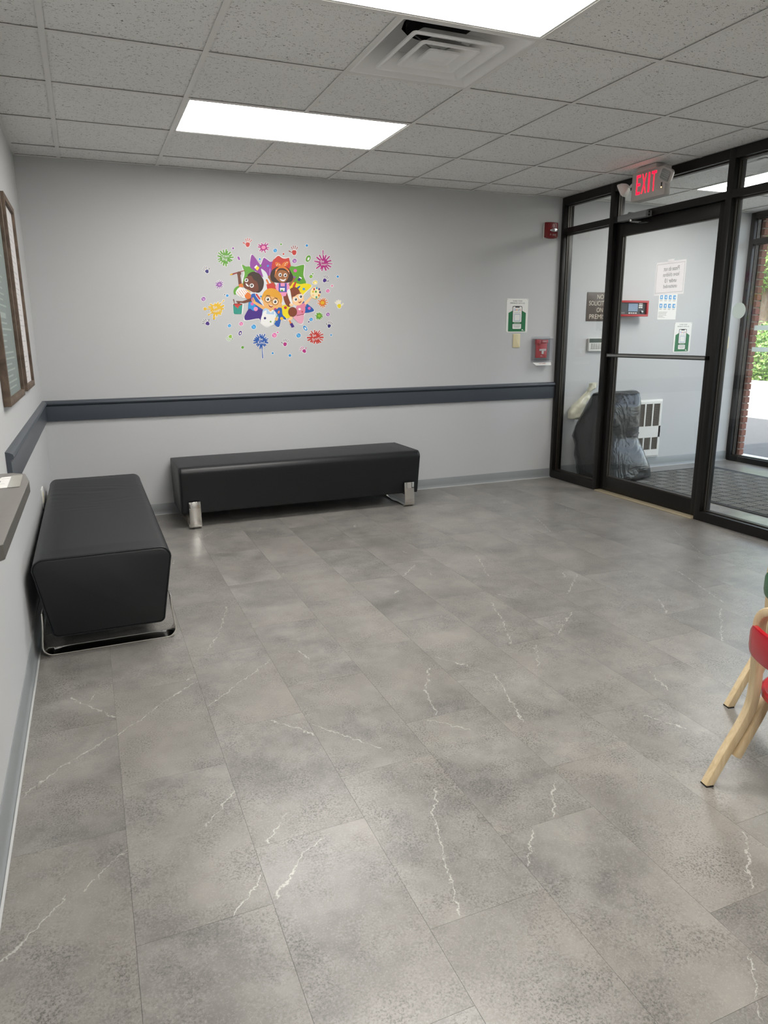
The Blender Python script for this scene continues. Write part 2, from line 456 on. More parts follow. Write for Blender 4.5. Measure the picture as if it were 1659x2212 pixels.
# ---- walls
tag(box('wall_back', -.16, XO + .1, 0, .12, -.09, 2.75, M_WALL), 'pale grey painted wall behind the benches', kind='structure')
mb = MB()
mb.add([XL(0, .1, -.09), XL(0, YF, -.09), XL(0, YF, 2.75), XL(0, .1, 2.75), (-.16, .1, -.09), (-.16, YF, -.09), (-.16, YF, 2.75), (-.16, .1, 2.75)],
       [(0, 3, 2, 1), (4, 5, 6, 7), (0, 1, 5, 4), (3, 7, 6, 2), (0, 4, 7, 3), (1, 2, 6, 5)], M_WALL)
tag(mb.build('wall_left'), 'pale grey wall with framed notices', kind='structure')
tag(box('wall_front', -.2, W + .15, YF - .12, YF, -.09, 2.75, M_WALL), 'pale grey wall facing the benches', kind='structure')
tag(box('wall_right', W, W + .1, YF, YV - .1, -.09, 2.75, M_WALL), 'pale grey wall beyond the storefront', kind='structure')
tag(box('wall_vestibule', W, XO + .1, YV - .1, YV, -.09, 2.75, M_WALL), 'pale grey end wall of the vestibule', kind='structure')
tag(box('wall_soffit', W + .001, W + .1, YV, 0, H + .004, 2.75, M_WALL), 'wall strip above the inner storefront', kind='structure')
tag(box('wall_lintel', XO + .001, XO + .1, YV, 0, H + .004, 2.75, M_WALL), 'wall strip above the outer storefront', kind='structure')
tag(box('roof', -.3, XO + .9, YF - .3, .3, 2.76, 4.2, mk('roof membrane', lin((120, 118, 114)), .9)), 'unseen flat roof slab added over the rooms to block the sun', kind='structure')  # out of view; added to block sun and sky and shade the ground outside

# ---- suspended ceiling
ceiling = box('ceiling', -.16, XO + .1, YF, .1, H + .30, H + .325, mk('plenum deck', lin((120, 120, 118)), .9))
tag(ceiling, 'suspended ceiling of white fissured tiles in a metal grid', kind='structure')
_cm = {}
def ceil_tile(x0, x1, y0, y1, parent=ceiling):
    k = (round(x1 - x0, 3), round(y1 - y0, 3)); g = .006
    if k not in _cm:
        _cm[k] = MB().box(x0 + g, x1 - g, y0 + g, y1 - g, H + .0055, H + .020, M_CTILE).build('ceiling_tile', parent)
    else:
        o = _cm[k].copy(); COL.objects.link(o); o.location = Vector(((x0 + x1) / 2, (y0 + y1) / 2, H + .01275)) - ORG[ceiling]
def tee(name, x0, x1, y0, y1):
    mb = MB()
    if abs(x1 - x0) > abs(y1 - y0):
        c = (y0 + y1) / 2; mb.box(x0, x1, c - .012, c + .012, H + .0004, H + .0018, M_GRID); mb.box(x0, x1, c - .002, c + .002, H + .0018, H + .033, M_GRID)
    else:
        c = (x0 + x1) / 2; mb.box(c - .012, c + .012, y0, y1, H, H + .0014, M_GRID); mb.box(c - .002, c + .002, y0, y1, H + .0014, H + .035, M_GRID)
    mb.build(name, ceiling)
def ceiling_bay(xl, yl, x0, x1, y0, y1, holes, vents):
    xs = [x0] + xl + [x1]; ys = [y0] + yl + [y1]
    cells = lambda hx0, hx1, hy0, hy1, a, b, c, d: a > hx0 - .05 and b < hx1 + .05 and c < hy0 + .05 and d > hy1 - .05
    for i in range(len(xs) - 1):
        for j in range(len(ys) - 1):
            if any(cells(*h, xs[i], xs[i + 1], ys[j], ys[j + 1]) for h in holes + vents): continue
            ceil_tile(xs[i], xs[i + 1], ys[j + 1], ys[j])
    for x in xl:                                    # main runners, broken where a light panel sits
        start = y0; cuts = sorted([(h[2], h[3]) for h in holes if h[0] + .1 < x < h[1] - .1], reverse=True)
        for a, b in cuts + [(y1, y1)]:
            if start - a > .01: tee('main_runner', x, x + 1e-6, start, a)
            start = b
    for y in yl:
        start = x0; cuts = sorted([(h[0], h[1]) for h in holes if h[3] + .1 < y < h[2] - .1])
        for a, b in cuts + [(x1, x1)]:
            if a - start > .01: tee('cross_tee', start, a, y, y + 1e-6)
            start = b
X0, D1 = .2873, .2821
xl = [X0 + i * T for i in range(7)]
yl = [-(D1 + j * T) for j in range(12) if D1 + j * T < -YF - .05]
LIGHTS = [(xl[1], xl[3], yl[1 + 3 * k], yl[2 + 3 * k]) for k in range(4) if 2 + 3 * k < len(yl)]
VENT = (xl[2], xl[3], yl[3], yl[4])
ceiling_bay(xl, yl, .0, W, 0.0, YF, LIGHTS, [VENT])
vxl = [4.41, 5.02, 5.63, 6.24]; vyl = [-.045, -.655, -1.265, -1.875, -2.485]
VLIGHT = (5.02, 5.63, -.655, -1.875); VVENT = (4.41, 5.02, -1.265, -1.875)
ceiling_bay(vxl, vyl, W + .1, XO, 0.0, YV, [VLIGHT], [VVENT])
for nm, a in (('wall_angle', (-.02, W, -.012, -.0119)), ('wall_angle', (XL(0, -1, H)[0] + .008, XL(0, -1, H)[0] + .0081, YF, 0)), ('wall_angle', (W + .1, XO, -.012, -.0119))):
    tee(nm, *a)

# ---- ceiling lights
def ceiling_light(x0, x1, y0, y1, label):
    y0, y1 = min(y0, y1), max(y0, y1)
    t = thing('ceiling_light', label, 'ceiling light', ((x0 + x1) / 2, (y0 + y1) / 2, H), 'flat ceiling light panels')
    mb = MB(); g, w = .007, .016
    for a in ((x0 + g, x1 - g, y0 + g, y0 + g + w), (x0 + g, x1 - g, y1 - g - w, y1 - g), (x0 + g, x0 + g + w, y0 + g + w, y1 - g - w), (x1 - g - w, x1 - g, y0 + g + w, y1 - g - w)):
        mb.box(*a, H + .002, H + .03, M_WHITE)
    mb.build('frame', t)
    box('diffuser', x0 + g + w, x1 - g - w, y0 + g + w, y1 - g - w, H + .006, H + .012, M_PANEL, t)
    box('back_pan', x0 + g, x1 - g, y0 + g, y1 - g, H + .03, H + .045, M_WHITE, t)
lab = ['long lit ceiling panel closer to the mural wall', 'lit ceiling panel beside the square air vent', 'lit ceiling panel above the wall counter', 'lit ceiling panel deep in the room behind the counter']
for k, L in enumerate(LIGHTS): ceiling_light(*L, lab[k])
ceiling_light(*VLIGHT, 'lit ceiling panel inside the glazed vestibule')

# ---- ceiling diffusers
def sq(h, z, cx, cy, r=.02):
    return [(cx + x, cy + y, z) for x, y in rrect(-h, -h, h, h, r, 3)]
def air_vent(x0, x1, y0, y1, label, rings):
    cx, cy = (x0 + x1) / 2, (y0 + y1) / 2
    t = thing('ceiling_vent', label, 'air vent', (cx, cy, H), 'ceiling air vents')
    mv = mk('vent enamel', lin((240, 240, 238)), .35, var=.03)
    mb = MB(); h = .2985
    mb.loft([sq(h, H + .0016, cx, cy, .002), sq(h - .016, H + .0016, cx, cy, .004), sq(.215, H + .075, cx, cy, .02), sq(.15, H + .115, cx, cy, .14)], mv, cap=False)
    mb.build('pan', t, smooth=35)
    nb = MB(); fn = lambda u, v, n: (cx + u, cy + v, n)
    nb.lathe([(.135, H + .105), (.135, H + .24)], fn, mk('dark duct', lin((42, 42, 43)), .6), 28, cap=False)
    nb.build('duct_neck', t, smooth=40)
    for s in rings[:-1]:
        mb = MB()
        mb.loft([sq(s, H + .004, cx, cy, .018), sq(s, H - .004, cx, cy, .018), sq(s - .014, H - .004, cx, cy, .012), sq(s - .075, H + .048, cx, cy, .01), sq(s - .075, H + .0495, cx, cy, .01), sq(s - .012, H + .004, cx, cy, .012), sq(s, H + .004, cx, cy, .018)], mv, cap=False)
        mb.build('louver_ring', t, smooth=35)
    s = rings[-1]; mb = MB()
    mb.loft([sq(s, H + .004, cx, cy, .012), sq(s, H - .004, cx, cy, .012), sq(s - .012, H - .004, cx, cy, .01), sq(.012, H + .03, cx, cy, .008)], mv)
    mb.build('center_cone', t, smooth=35)
    mb = MB()
    mb.tube([(cx - .11, cy, H + .07), (cx - .03, cy, H + .03), (cx + .03, cy, H + .03), (cx + .11, cy, H + .07)], .003, M_STEEL, 6)
    mb.build('hanger', t)
air_vent(*VENT, 'square stepped white air vent beside the bright panel', (.205, .135, .07))
air_vent(*VVENT, 'square white air vent inside the vestibule ceiling', (.205, .135, .07))

# ---- chair rail (dark slate) and vinyl base
def rail_profile():          # (out from wall, z): board then rounded cap
    return [(0, .735), (.017, .735), (.018, .738), (.018, .836), (.013, .841), (.016, .844), (.027, .848), (.0295, .856), (.026, .866), (.014, .873), (.002, .876), (0, .876)]
pr = rail_profile()
mb = MB(); mb.loft([[(x, -n, z) for n, z in pr] for x in (.012, W + .0)], M_RAIL)
tag(mb.build('trim_1', smooth=30), 'dark slate chair rail along the wall with the mural', kind='structure')
mb = MB(); mb.loft([[XL(n, y, z) for n, z in pr] for y in (-.0, -2.44)], M_RAIL)
tag(mb.build('trim_2', smooth=30), 'dark slate chair rail on the wall with framed notices', kind='structure')
def base_profile(h): return [(0, 0), (.016, 0), (.012, .004), (.0065, .014), (.005, .03), (.005, h - .004), (.003, h), (0, h)]
def baseboard(name, label, ends, fn, h=.082):
    mb = MB(); mb.loft([[fn(n, e, z) for n, z in base_profile(h)] for e in ends], M_BASE)
    o = mb.build(name, smooth=40); tag(o, label, kind='structure')
    cb = MB(); cb.loft([[fn(.015, e, 0), fn(.021, e, 0), fn(.0205, e, .002), fn(.015, e, .0045)] for e in ends], M_CAULK); cb.build('caulk_line', o)
baseboard('baseboard_back', 'grey vinyl base below the mural wall', (.01, W), lambda n, e, z: (e, -n, z))
baseboard('baseboard_left', 'grey vinyl base below the framed notices', (-.02, YF), lambda n, e, z: XL(n, e, z), .1)
baseboard('baseboard_vestibule', 'grey vinyl base inside the vestibule', (W + .1, XO), lambda n, e, z: (e, -n, z), .095)

# ---- inner storefront
FD = .10
def ring_stop(mb, x0, x1, ya, yb, za, zb, w, m):
    y0, y1 = min(ya, yb), max(ya, yb)
    mb.box(x0, x1, y0, y0 + w, za, zb, m); mb.box(x0, x1, y1 - w, y1, za, zb, m)
    mb.box(x0, x1, y0 + w, y1 - w, za, za + w, m); mb.box(x0, x1, y0 + w, y1 - w, zb - w, zb, m)
def pane(parent, x, ya, yb, za, zb):
    y0, y1 = min(ya, yb), max(ya, yb)
    mb = MB(); mb.add([(x, y0, za), (x, y1, za), (x, y1, zb), (x, y0, zb)], [(0, 1, 2, 3)], M_GLASS)
    mb.build('glass_pane', parent)
    st = MB()
    ring_stop(st, x - .016, x - .003, y0 - .001, y1 + .001, za, zb, .008, M_BRONZE2)
    ring_stop(st, x + .003, x + .016, y0 - .001, y1 + .001, za, zb, .008, M_BRONZE2)
    st.build('glazing_stop', parent)
ZT0, ZT1, ZH, ZS = 2.128, 2.176, 2.362, .068
win = thing('window_1', 'dark bronze inner storefront with transoms and sidelights', None, (W + .05, YV / 2, 0), kind='structure')
posts = [(0.0, -.036), (-.62, -.67), (-1.737, -1.787), (-2.905, YV)]
for i, (a, b) in enumerate(posts): box('jamb' if i in (0, 3) else 'mullion', W, W + FD, b, a, 0, H + .002, M_BRONZE, win, bevel=.0015)
for i in range(3):
    a, b = posts[i][1], posts[i + 1][0]
    box('header', W + .001, W + FD - .001, b, a, ZH, H + .002, M_BRONZE, win)
    box('transom_bar', W + .001, W + FD - .001, b, a, ZT0, ZT1, M_BRONZE, win)
    pane(win, W + .052, a, b, ZT1, ZH)
    if i != 1:
        box('sill', W + .001, W + FD - .001, b, a, 0, ZS, M_BRONZE, win)
        pane(win, W + .052, a, b, ZS, ZT0)
box('door_stop', W + .084, W + .098, -.69, -.672, 0, ZT0, M_BRONZE, win); box('door_stop', W + .084, W + .098, -1.735, -1.717, 0, ZT0, M_BRONZE, win)
box('door_stop', W + .084, W + .098, -1.717, -.69, 2.10, ZT0, M_BRONZE, win)
box('threshold', W - .02, W + FD + .02, -1.735, -.672, 0, .011, M_TAN, win, bevel=.003)
# ---- inner door
DX0, DX1 = W + .036, W + .080
door = thing('door_1', 'glazed dark bronze entry door with horizontal push bar', None, (W + .05, -1.2, .012), kind='structure')
da, db = -.676, -1.731
box('stile', DX0, DX1, da - .062, da, .014, 2.125, M_BRONZE, door, bevel=.002); box('stile', DX0, DX1, db, db + .062, .014, 2.125, M_BRONZE, door, bevel=.002)
box('top_rail', DX0, DX1, db + .062, da - .062, 2.036, 2.125, M_BRONZE, door, bevel=.002)
box('bottom_rail', DX0, DX1, db + .062, da - .062, .014, .128, M_BRONZE, door, bevel=.002)
pane(door, W + .058, da - .062, db + .062, .128, 2.036)
mb = MB(); mb.box(W - .012, W + .006, -1.715, -.70, 1.112, 1.142, M_BRONZE); mb.build('push_bar', door, bevel=.003)
bar = MB(); bar.box(W - .0135, W - .011, -1.71, -.715, 1.119, 1.135, M_STEEL); bar.build('bar_face', door)
for y in (-.708, -1.70): box('bar_bracket', W + .006, DX0 + .002, y - .02, y, 1.114, 1.14, M_BRONZE, door)
# ---- outer storefront
wo = thing('window_2', 'dark bronze outer storefront facing the car park', None, (XO + .05, YV / 2, 0), kind='structure')
oposts = [(0.0, -.05), (-1.35, -1.40), (YV + .05, YV)]
for i, (a, b) in enumerate(oposts): box('mullion' if i == 1 else 'jamb', XO, XO + FD, b, a, 0, H + .002, M_BRONZE, wo, bevel=.0015)
for i in range(2):
    a, b = oposts[i][1], oposts[i + 1][0]
    box('header', XO + .001, XO + FD - .001, b, a, 2.37, H + .002, M_BRONZE, wo)
    box('transom_bar', XO + .001, XO + FD - .001, b, a, 2.135, 2.18, M_BRONZE, wo)
    box('sill', XO + .001, XO + FD - .001, b, a, 0, .055, M_BRONZE, wo)
    pane(wo, XO + .052, a, b, 2.18, 2.37); pane(wo, XO + .052, a, b, .055, 2.135)
mf = M_FROST
for z0, z1 in ((1.318, 1.366), (1.112, 1.156)):
    box('frosted_stripe', XO + .0495, XO + .0512, -1.345, -.135, z0, z1, mf, wo)

# ================================================================== BENCHES
def bench(label, cx, cy, along, length, mirror, wr):
    """black leather block bench on two flat chrome straps; along = 'x' or 'y'"""
    L2 = length / 2
    P = (lambda a, d, z: (cx + a, cy + d, z)) if along == 'x' else (lambda a, d, z: (cx + d, cy + a, z))
    t = thing('bench', label, 'bench', (cx, cy, 0), 'black leather benches')
    zt, zb, ht, hb = .432, .098, .275, .222
    def section(inset):
        pts = []
        i = inset
        for (x, z, r, a0) in ((ht - i, zt - i, .042, 0), (-ht + i, zt - i, .042, 90), (-hb + i, zb + i, .022, 180), (hb - i, zb + i, .022, 270)):
            sx = 1 if x > 0 else -1
            zc = z - r if a0 < 180 else z + r
            slope = (ht - hb) / (zt - zb)
            xc = x - sx * r * 1.0 - (sx * slope * r if a0 < 180 else -sx * slope * r * .2)
            n = 7
            for k in range(n + 1):
                an = math.radians(a0 + 90 * k / n); pts.append((xc + r * math.cos(an), zc + r * math.sin(an)))
        full = []                                  # extra points along the flat top so it can sag and wrinkle
        for k, p in enumerate(pts):
            full.append(p); q = pts[(k + 1) % len(pts)]
            if math.hypot(p[0] - q[0], p[1] - q[1]) > .12:
                for s in range(1, 12): full.append((p[0] + (q[0] - p[0]) * s / 12, p[1] + (q[1] - p[1]) * s / 12))
        return full
    stations = [(-L2, .010), (-L2 + .003, .004), (-L2 + .010, 0)] + [(-L2 + .010 + (length - .02) * k / 150, 0) for k in range(1, 150)] + [(L2 - .010, 0), (L2 - .003, .004), (L2, .010)]
    rings = []
    for a, ins in stations:
        ring = []
        for d, z in section(ins):
            if z > .3:
                top = max(0, min(1, (z - .36) / .07)); f = 1 - (d / ht) ** 2
                e = min(1, (L2 - abs(a)) / .12)
                z += .006 * f * e * top
                for (c, wd, amp, frq, sk) in wr:      # pulled wrinkles across the seat
                    g = math.exp(-((a - c) / wd) ** 2)
                    z += amp * g * math.sin((a - c + sk * d) * frq + 14 * noise.noise((a * 2.5, d * 3, c))) * (.4 + noise.noise((a * 9, d * 5, 2))) * (.35 + .65 * f) * top
            ring.append(P(a, d, z))
        rings.append(ring)
    mb = MB(); mb.loft(rings, M_LEATHER); seat = mb.build('seat_block', t, smooth=50)
    for s in (-1, 1):
        pm = MB(); a = s * (L2 - .004)
        pm.tube([P(a, d * 1.0, z) for d, z in section(.0015)], .0032, M_LEATHER, 6, closed=True)
        pm.build('piping', seat, smooth=60)
    for s in (-1, 1):                                # flat chrome strap bent into a wide U under the seat
        a0 = s * (L2 - .088); w = .040; th = .007
        x1 = .268; path = []
        path.append((hb + .014 + .09 * (ht - hb) / (zt - zb) + .004, .19))
        path.append((hb + .040, .12)); path.append((x1 - .002, .07))
        for k in range(7):
            an = math.radians(0 - 90 * k / 6); path.append((x1 - .04 + .04 * math.cos(an), .0435 + .04 * math.sin(an)))
        path = [(hb + .034, .192), (hb + .036, .14)] + path[2:]
        full = path + [(-d, z) for d, z in reversed(path)]
        sec = [(-w, -th / 2), (w, -th / 2), (w, th / 2), (-w, th / 2)]
        sm = MB(); sm.sweep([P(a0, d, z) for d, z in full], sec, M_CHROME, side=((1, 0, 0) if along == 'x' else (0, 1, 0)))
        sm.build('chrome_strap', t, bevel=.0015)
        box_ = MB(); hbx = .018
        c = [P(a0 - hbx, -.2, .06), P(a0 + hbx, .2, zb + .01)]
        box_.box(c[0][0], c[1][0], c[0][1], c[1][1], .088, zb + .01, M_BLACK); box_.build('mount_plate', t)
    return t
bench('low black leather bench under the mural', 1.725, -.287, 'x', 1.80, 1, [(.35, .12, .0016, 70, .8), (.1, .2, .0006, 48, -.5)])
bench('low black leather bench along the wall below the framed notices', .302, -1.51, 'y', 1.80, 1, [(.42, .16, .0022, 62, .35), (.1, .2, .0008, 55, -.3)])

# ================================================================== LEFT WALL: frames, counter, wall plate
def framed(label, ya, yb, z0, z1, pic, lines):
    """wooden picture frame hung on the wall; ya nearer the corner"""
    y0, y1 = min(ya, yb), max(ya, yb); cy, cz = (y0 + y1) / 2, (z0 + z1) / 2; d, w = .028, .029
    t = thing('picture_frame', label, 'picture frame', XL(0, cy, z0), 'framed notices')
    for (u0, u1, v0, v1) in ((y0, y0 + w, z0, z1), (y1 - w, y1, z0, z1), (y0 + w, y1 - w, z0, z0 + w), (y0 + w, y1 - w, z1 - w, z1)):
        mb = MB(); mb.prism([(u0, v0), (u1, v0), (u1, v1), (u0, v1)], lambda u, v, n: XL(n, u, v), .0005, d, M_BARN); mb.build('frame_bar', t, bevel=.002)
    mb = MB(); mb.prism([(y0 + w - .003, z0 + w - .003), (y1 - w + .003, z0 + w - .003), (y1 - w + .003, z1 - w + .003), (y0 + w - .003, z1 - w + .003)], lambda u, v, n: XL(n, u, v), .001, .014, pic); sh = mb.build('sheet', t)
    fn = lambda u, v, n: XL(n, u, v); mb = MB()
    for (v, a, b, h, m) in lines: mb.flat([(y0 + w + (y1 - y0 - 2 * w) * a, z0 + (z1 - z0) * v), (y0 + w + (y1 - y0 - 2 * w) * b, z0 + (z1 - z0) * v), (y0 + w + (y1 - y0 - 2 * w) * b, z0 + (z1 - z0) * v + h), (y0 + w + (y1 - y0 - 2 * w) * a, z0 + (z1 - z0) * v + h)], fn, .0148, m)
    tag(mb.build('printed_lines', sh), kind='stuff')
    return t
gp = mk('grey print', lin((150, 148, 146)), .7); wp = mk('white print', lin((150, 160, 157)), .7); fp = mk('pale grey print', lin((186, 184, 185)), .7)
rl = random.Random(3)
framed('brown wooden frame with a white lined notice beside the corner', -.90, -1.42, 1.035, 1.965, mk('white notice sheet', lin((206, 204, 205)), .55),
       [(.06 + .85 * k / 30, .1, rl.uniform(.5, .92), .006, fp) for k in range(30)])
ln = [(.06 + .86 * k / 34, .12, rl.uniform(.35, .85), .007, wp) for k in range(34) if k not in (12, 13, 20, 21, 29)]
ln += [(.06 + .86 * k / 34, .15, .55, .022, wp) for k in (12, 20, 29)]
fr2 = framed('larger brown wooden frame with a grey-green notice', -1.60, -2.28, 1.03, 1.975, mk('grey green notice sheet', lin((118, 129, 126)), .6), ln)

# counter ledge with clipped corners and a taped paper
cz = .955
ct = thing('counter', 'grey laminate ledge with clipped corners on the wall', 'counter', XL(0, -3.8, 0))
out = [(.0, -3.40), (.118, -3.40), (.150, -3.425), (.166, -3.53), (.166, -4.115), (.128, -4.165), (.0, -4.215)]
out = [(a - .002 if a > 0 else a, b) for a, b in out]
mb = MB(); mb.prism([(a, b) for a, b in reversed(out)], lambda u, v, n: XL(u, v, n), cz - .028, cz, M_LAMIN); mb.build('ledge_top', ct, bevel=.0012)
mb = MB(); mb.prism([(a + (.0006 if a > 0 else 0), b) for a, b in reversed(out)], lambda u, v, n: XL(u, v, n), cz - .0265, cz - .0015, mk('dark laminate edge', lin((84, 82, 78)), .45, vscale=60)); mb.build('edge_band', ct)
for y in (-3.6, -4.0):
    mb = MB(); mb.prism([(.0, cz - .028), (.0, cz - .16), (.012, cz - .16), (.11, cz - .04), (.11, cz - .028)], lambda u, v, n: XL(u, n, v), y - .012, y + .012, M_WHITE); mb.build('support_bracket', ct)
fn = lambda u, v, n: XL(u, v, cz + n)
pp = MB(); pp.prism([(.03, -3.475), (.136, -3.45), (.140, -3.60), (.03, -3.61)], fn, .0002, .0006, M_PAPER)
pap = tag(pp.build('taped_paper'), 'small white printed paper taped onto the grey ledge', 'paper')
mb = MB(); mb.flat([(.120, -3.445), (.145, -3.443), (.150, -3.605), (.124, -3.607)], fn, .0011, mk('clear tape', lin((180, 178, 170)), .2)); mb.build('tape_strip', pap)
mb = MB()
for k in range(16):
    a = .03 + .075 * rl.random(); b = -3.59 + .12 * rl.random(); l = rl.uniform(.008, .03)
    mb.flat([(a, b), (a + .0022, b), (a + .0022, b + l), (a, b + l)] if k % 2 else [(a, b), (a + l, b), (a + l, b + .002), (a, b + .002)], fn, .0009, mk('pencil grey print', lin((120, 120, 118)), .7))
tag(mb.build('printed_marks', pap), kind='stuff')
wpt = thing('wall_plate', 'white outlet plate on the wall behind the bench', 'outlet plate', XL(0, -.98, .38))
mb = MB(); mb.prism(rrect(-.06, -.057, .06, .057, .006), onleft(-.98, .40), .0003, .006, M_WHITE); mb.build('cover', wpt, bevel=.0015)
mb = MB(); mb.prism(rrect(-.017, -.033, .017, .033, .004), onleft(-.98, .40), .006, .0075, M_IVORY); mb.build('receptacle', wpt)

# ================================================================== BACK WALL FIXTURES
def poster(cx, cz, label, y0=0.0):
    w, h = .108, .141
    f = onback(cx, cz, y0)
    t = thing('feedback_poster', label, 'poster', (cx, y0, cz - h), 'feedback posters')
    mb = MB(); mb.prism(rrect(-w, -h, w, h, .002, 1), f, .0006, .0028, M_PAPER); mb.build('sheet', t)
    green = mk('dark green print', hexc('0f6b3c'), .4)
    g = MB(); g.flat([(-.088, -.134), (.088, -.134), (.088, .022), (.05, .040), (-.05, .040), (-.088, .022)], f, .0031, green); g.build('green_field', t)
    p = MB(); p.flat(rrect(-.049, -.113, .049, .079, .010), f, .0034, mk('phone outline', lin((30, 32, 32)), .4)); p.flat(rrect(-.044, -.112, .044, .074, .008), f, .0037, M_PAPER)
    p.flat(rrect(-.022, .066, .022, .077, .004), f, .0040, mk('phone outline', lin((30, 32, 32)), .4)); p.build('phone_picture', t)
    s = MB()
    for s_, v, w_ in (('SHARE YOUR', .121, .095), ('FEEDBACK WITH US!', .103, .145)):
        q_ = MB(); text(q_, s_, 0, v, f, .0032, M_INK, h=.0105, w=w_); q_.build('lettering', t)
    cols = {'b': '3f78d8', 'r': 'd2463c', 'y': 'e6b32e', 'g': '3f9a54'}
    for ch, c, u in zip('Google', 'brybgr', (-.0265, -.0125, -.0005, .0115, .0215, .0295)):
        text(s, ch, u, .0475 - (.0028 if ch == 'g' else 0) + (.002 if ch in 'Gl' else 0), f, .0042, mk('letter ' + c, hexc(cols[c]), .5), h={'G': .0165, 'l': .0165, 'g': .0165}.get(ch, .012))
    s.build('lettering', t); s = MB()
    for k in range(5): text(s, '*', -.026 + .013 * k, .022, f, .0042, M_INK, h=.009)
    s.build('lettering', t)
    b = MB(); bl = mk('blue outline print', hexc('5f86b4'), .5)
    for (x0, x1, z0, z1) in ((-.031, .031, .008, .011), (-.031, .031, -.045, -.042), (-.031, -.028, -.042, .008), (.028, .031, -.042, .008)): b.flat([(x0, z0), (x1, z0), (x1, z1), (x0, z1)], f, .0042, bl)
    b.build('outlined_square', t)
    b = MB(); b.flat([(-.046, -.071), (.046, -.071), (.046, -.054), (-.046, -.054)], f, .0042, green); text(b, 'SCAN NOW', 0, -.0625, f, .0045, M_PAPER, h=.0085, w=.062)
    for k, ww in enumerate((.036, .034, .026)): b.flat([(-ww, -.082 - .009 * k), (ww, -.082 - .009 * k), (ww, -.079 - .009 * k), (-ww, -.079 - .009 * k)], f, .0042, gp)
    b.flat([(.052, -.127), (.062, -.127), (.062, -.115), (.052, -.115)], f, .0036, M_PAPER); b.flat([(.066, -.127), (.078, -.127), (.078, -.124), (.066, -.124)], f, .0036, M_PAPER)
    b.build('caption_bar', t)
    for u in (-.101, .101):
        for v in (-.134, .134):
            m = MB(); m.lathe([(.0032, .0028), (.0028, .0042), (.001, .0046)], lambda a, b_, n, u=u, v=v: f(u + a, v + b_, n), M_STEEL, 10); m.build('pin', t, smooth=40)
poster(3.812, 1.455, 'green and white feedback poster above the ivory blank plate')
poster(5.705, 1.257, 'green and white feedback poster inside the vestibule', 0.0)

bp = thing('blank_plate', 'ivory blank cover plate under the feedback poster', 'cover plate', (3.815, 0, 1.185))
mb = MB(); mb.prism(rrect(-.036, -.059, .036, .059, .004), onback(3.814, 1.243), .0004, .007, M_IVORY); mb.build('plate', bp, bevel=.002)
for v in (-.048, .048):
    m = MB(); m.lathe([(.003, .0065), (.003, .0078), (.001, .0082)], lambda a, b, n, v=v: onback(3.814, 1.243 + v)(a, b, n), M_IVORY, 10); m.build('screw', bp)

# horn strobe
st = thing('fire_strobe', 'dark red fire horn strobe with clear lens near the ceiling', 'fire alarm', (4.116, 0, 2.09))
f = onback(4.112, 2.158)
mb = MB(); mb.prism(rrect(-.066, -.064, .066, .064, .006), f, .0005, .008, M_WHITE); mb.build('back_plate', st)
prof = [(-.062, .062), (-.062, -.045), (-.045, -.058), (-.018, -.067), (.018, -.067), (.045, -.058), (.062, -.045), (.062, .062)]
mb = MB()
rings = []
for k in range(13):
    u = -.062 + .124 * k / 12; dep = .016 + .030 * math.sqrt(max(0, 1 - (u / .068) ** 2))
    zb_ = -.052 - .014 * math.sqrt(max(0, 1 - (u / .066) ** 2))
    rings.append([f(u, .062, .008), f(u, .062, dep - .004), f(u, .056, dep), f(u, zb_ + .006, dep), f(u, zb_, dep - .005), f(u, zb_, .008)])
mb.loft(rings, M_REDD); mb.build('housing', st, smooth=30)
mb = MB(); mb.lathe([(.022, .040), (.020, .0475), (.016, .0475), (.014, .044)], lambda a, b, n: f(.008 + a, .034 + b, n), mk('horn grille red', lin((96, 18, 22)), .4), 20); mb.build('horn_grille', st, smooth=30)
mb = MB(); rings = []
for k in range(9):
    u = -.028 + .078 * k / 8; q = math.sqrt(max(.05, 1 - ((u - .011) / .041) ** 2)); rings.append([f(u, -.003 - .013 * q, .044), f(u, -.003 - .010 * q, .044 + .022 * q), f(u, -.003 + .010 * q, .044 + .022 * q), f(u, -.003 + .013 * q, .044)])
mb.loft(rings, mk('faceted clear lens', lin((205, 208, 210)), .12, .55, bump=1.0, bscale=120)); mb.build('strobe_lens', st)
mb = MB()
for k, ch in enumerate('FIRE'):
    u = -.022 + .0175 * k; dep = .0475 * 1.0; dep = .016 + .030 * math.sqrt(1 - (u / .068) ** 2) + .0007
    text(mb, ch, u, -.038, f, dep, mk('white letters', lin((225, 222, 220)), .5), h=.015)
mb.build('lettering', st)

# manual pull station under a clear lift cover
ps = thing('pull_station', 'red manual fire pull station under a clear plastic cover', 'fire alarm', (4.066, 0, 1.03))
f = onback(4.066, 1.165)
mb = MB(); mb.prism(rrect(-.10, -.112, .10, .112, .012), f, .0005, .006, M_CLEAR); mb.build('cover_flange', ps)
mb = MB(); mb.prism(rrect(-.056, -.072, .056, .072, .004), f, .006, .026, M_REDP); body = mb.build('station_body', ps, bevel=.003)
mb = MB(); mb.prism(rrect(-.064, .045, -.02, .088, .006), f, .006, .040, M_REDP); mb.build('horn_block', ps, bevel=.003)
mb = MB(); mb.prism(rrect(-.012, .054, .058, .084, .004), f, .006, .034, M_REDP); mb.build('top_handle', ps, bevel=.003)
mb = MB(); mb.prism([(-.034, .004), (.034, .004), (.034, -.012), (.010, -.012), (.010, -.040), (-.010, -.040), (-.010, -.012), (-.034, -.012)][::-1], lambda u, v, n: f(u + .006, v, n), .026, .034, M_WHITE); mb.build('pull_tee', ps, bevel=.0015)
mb = MB(); text(mb, 'PULL DOWN', .006, -.004, f, .0346, M_REDD, h=.009, w=.056); mb.build('lettering', ps)
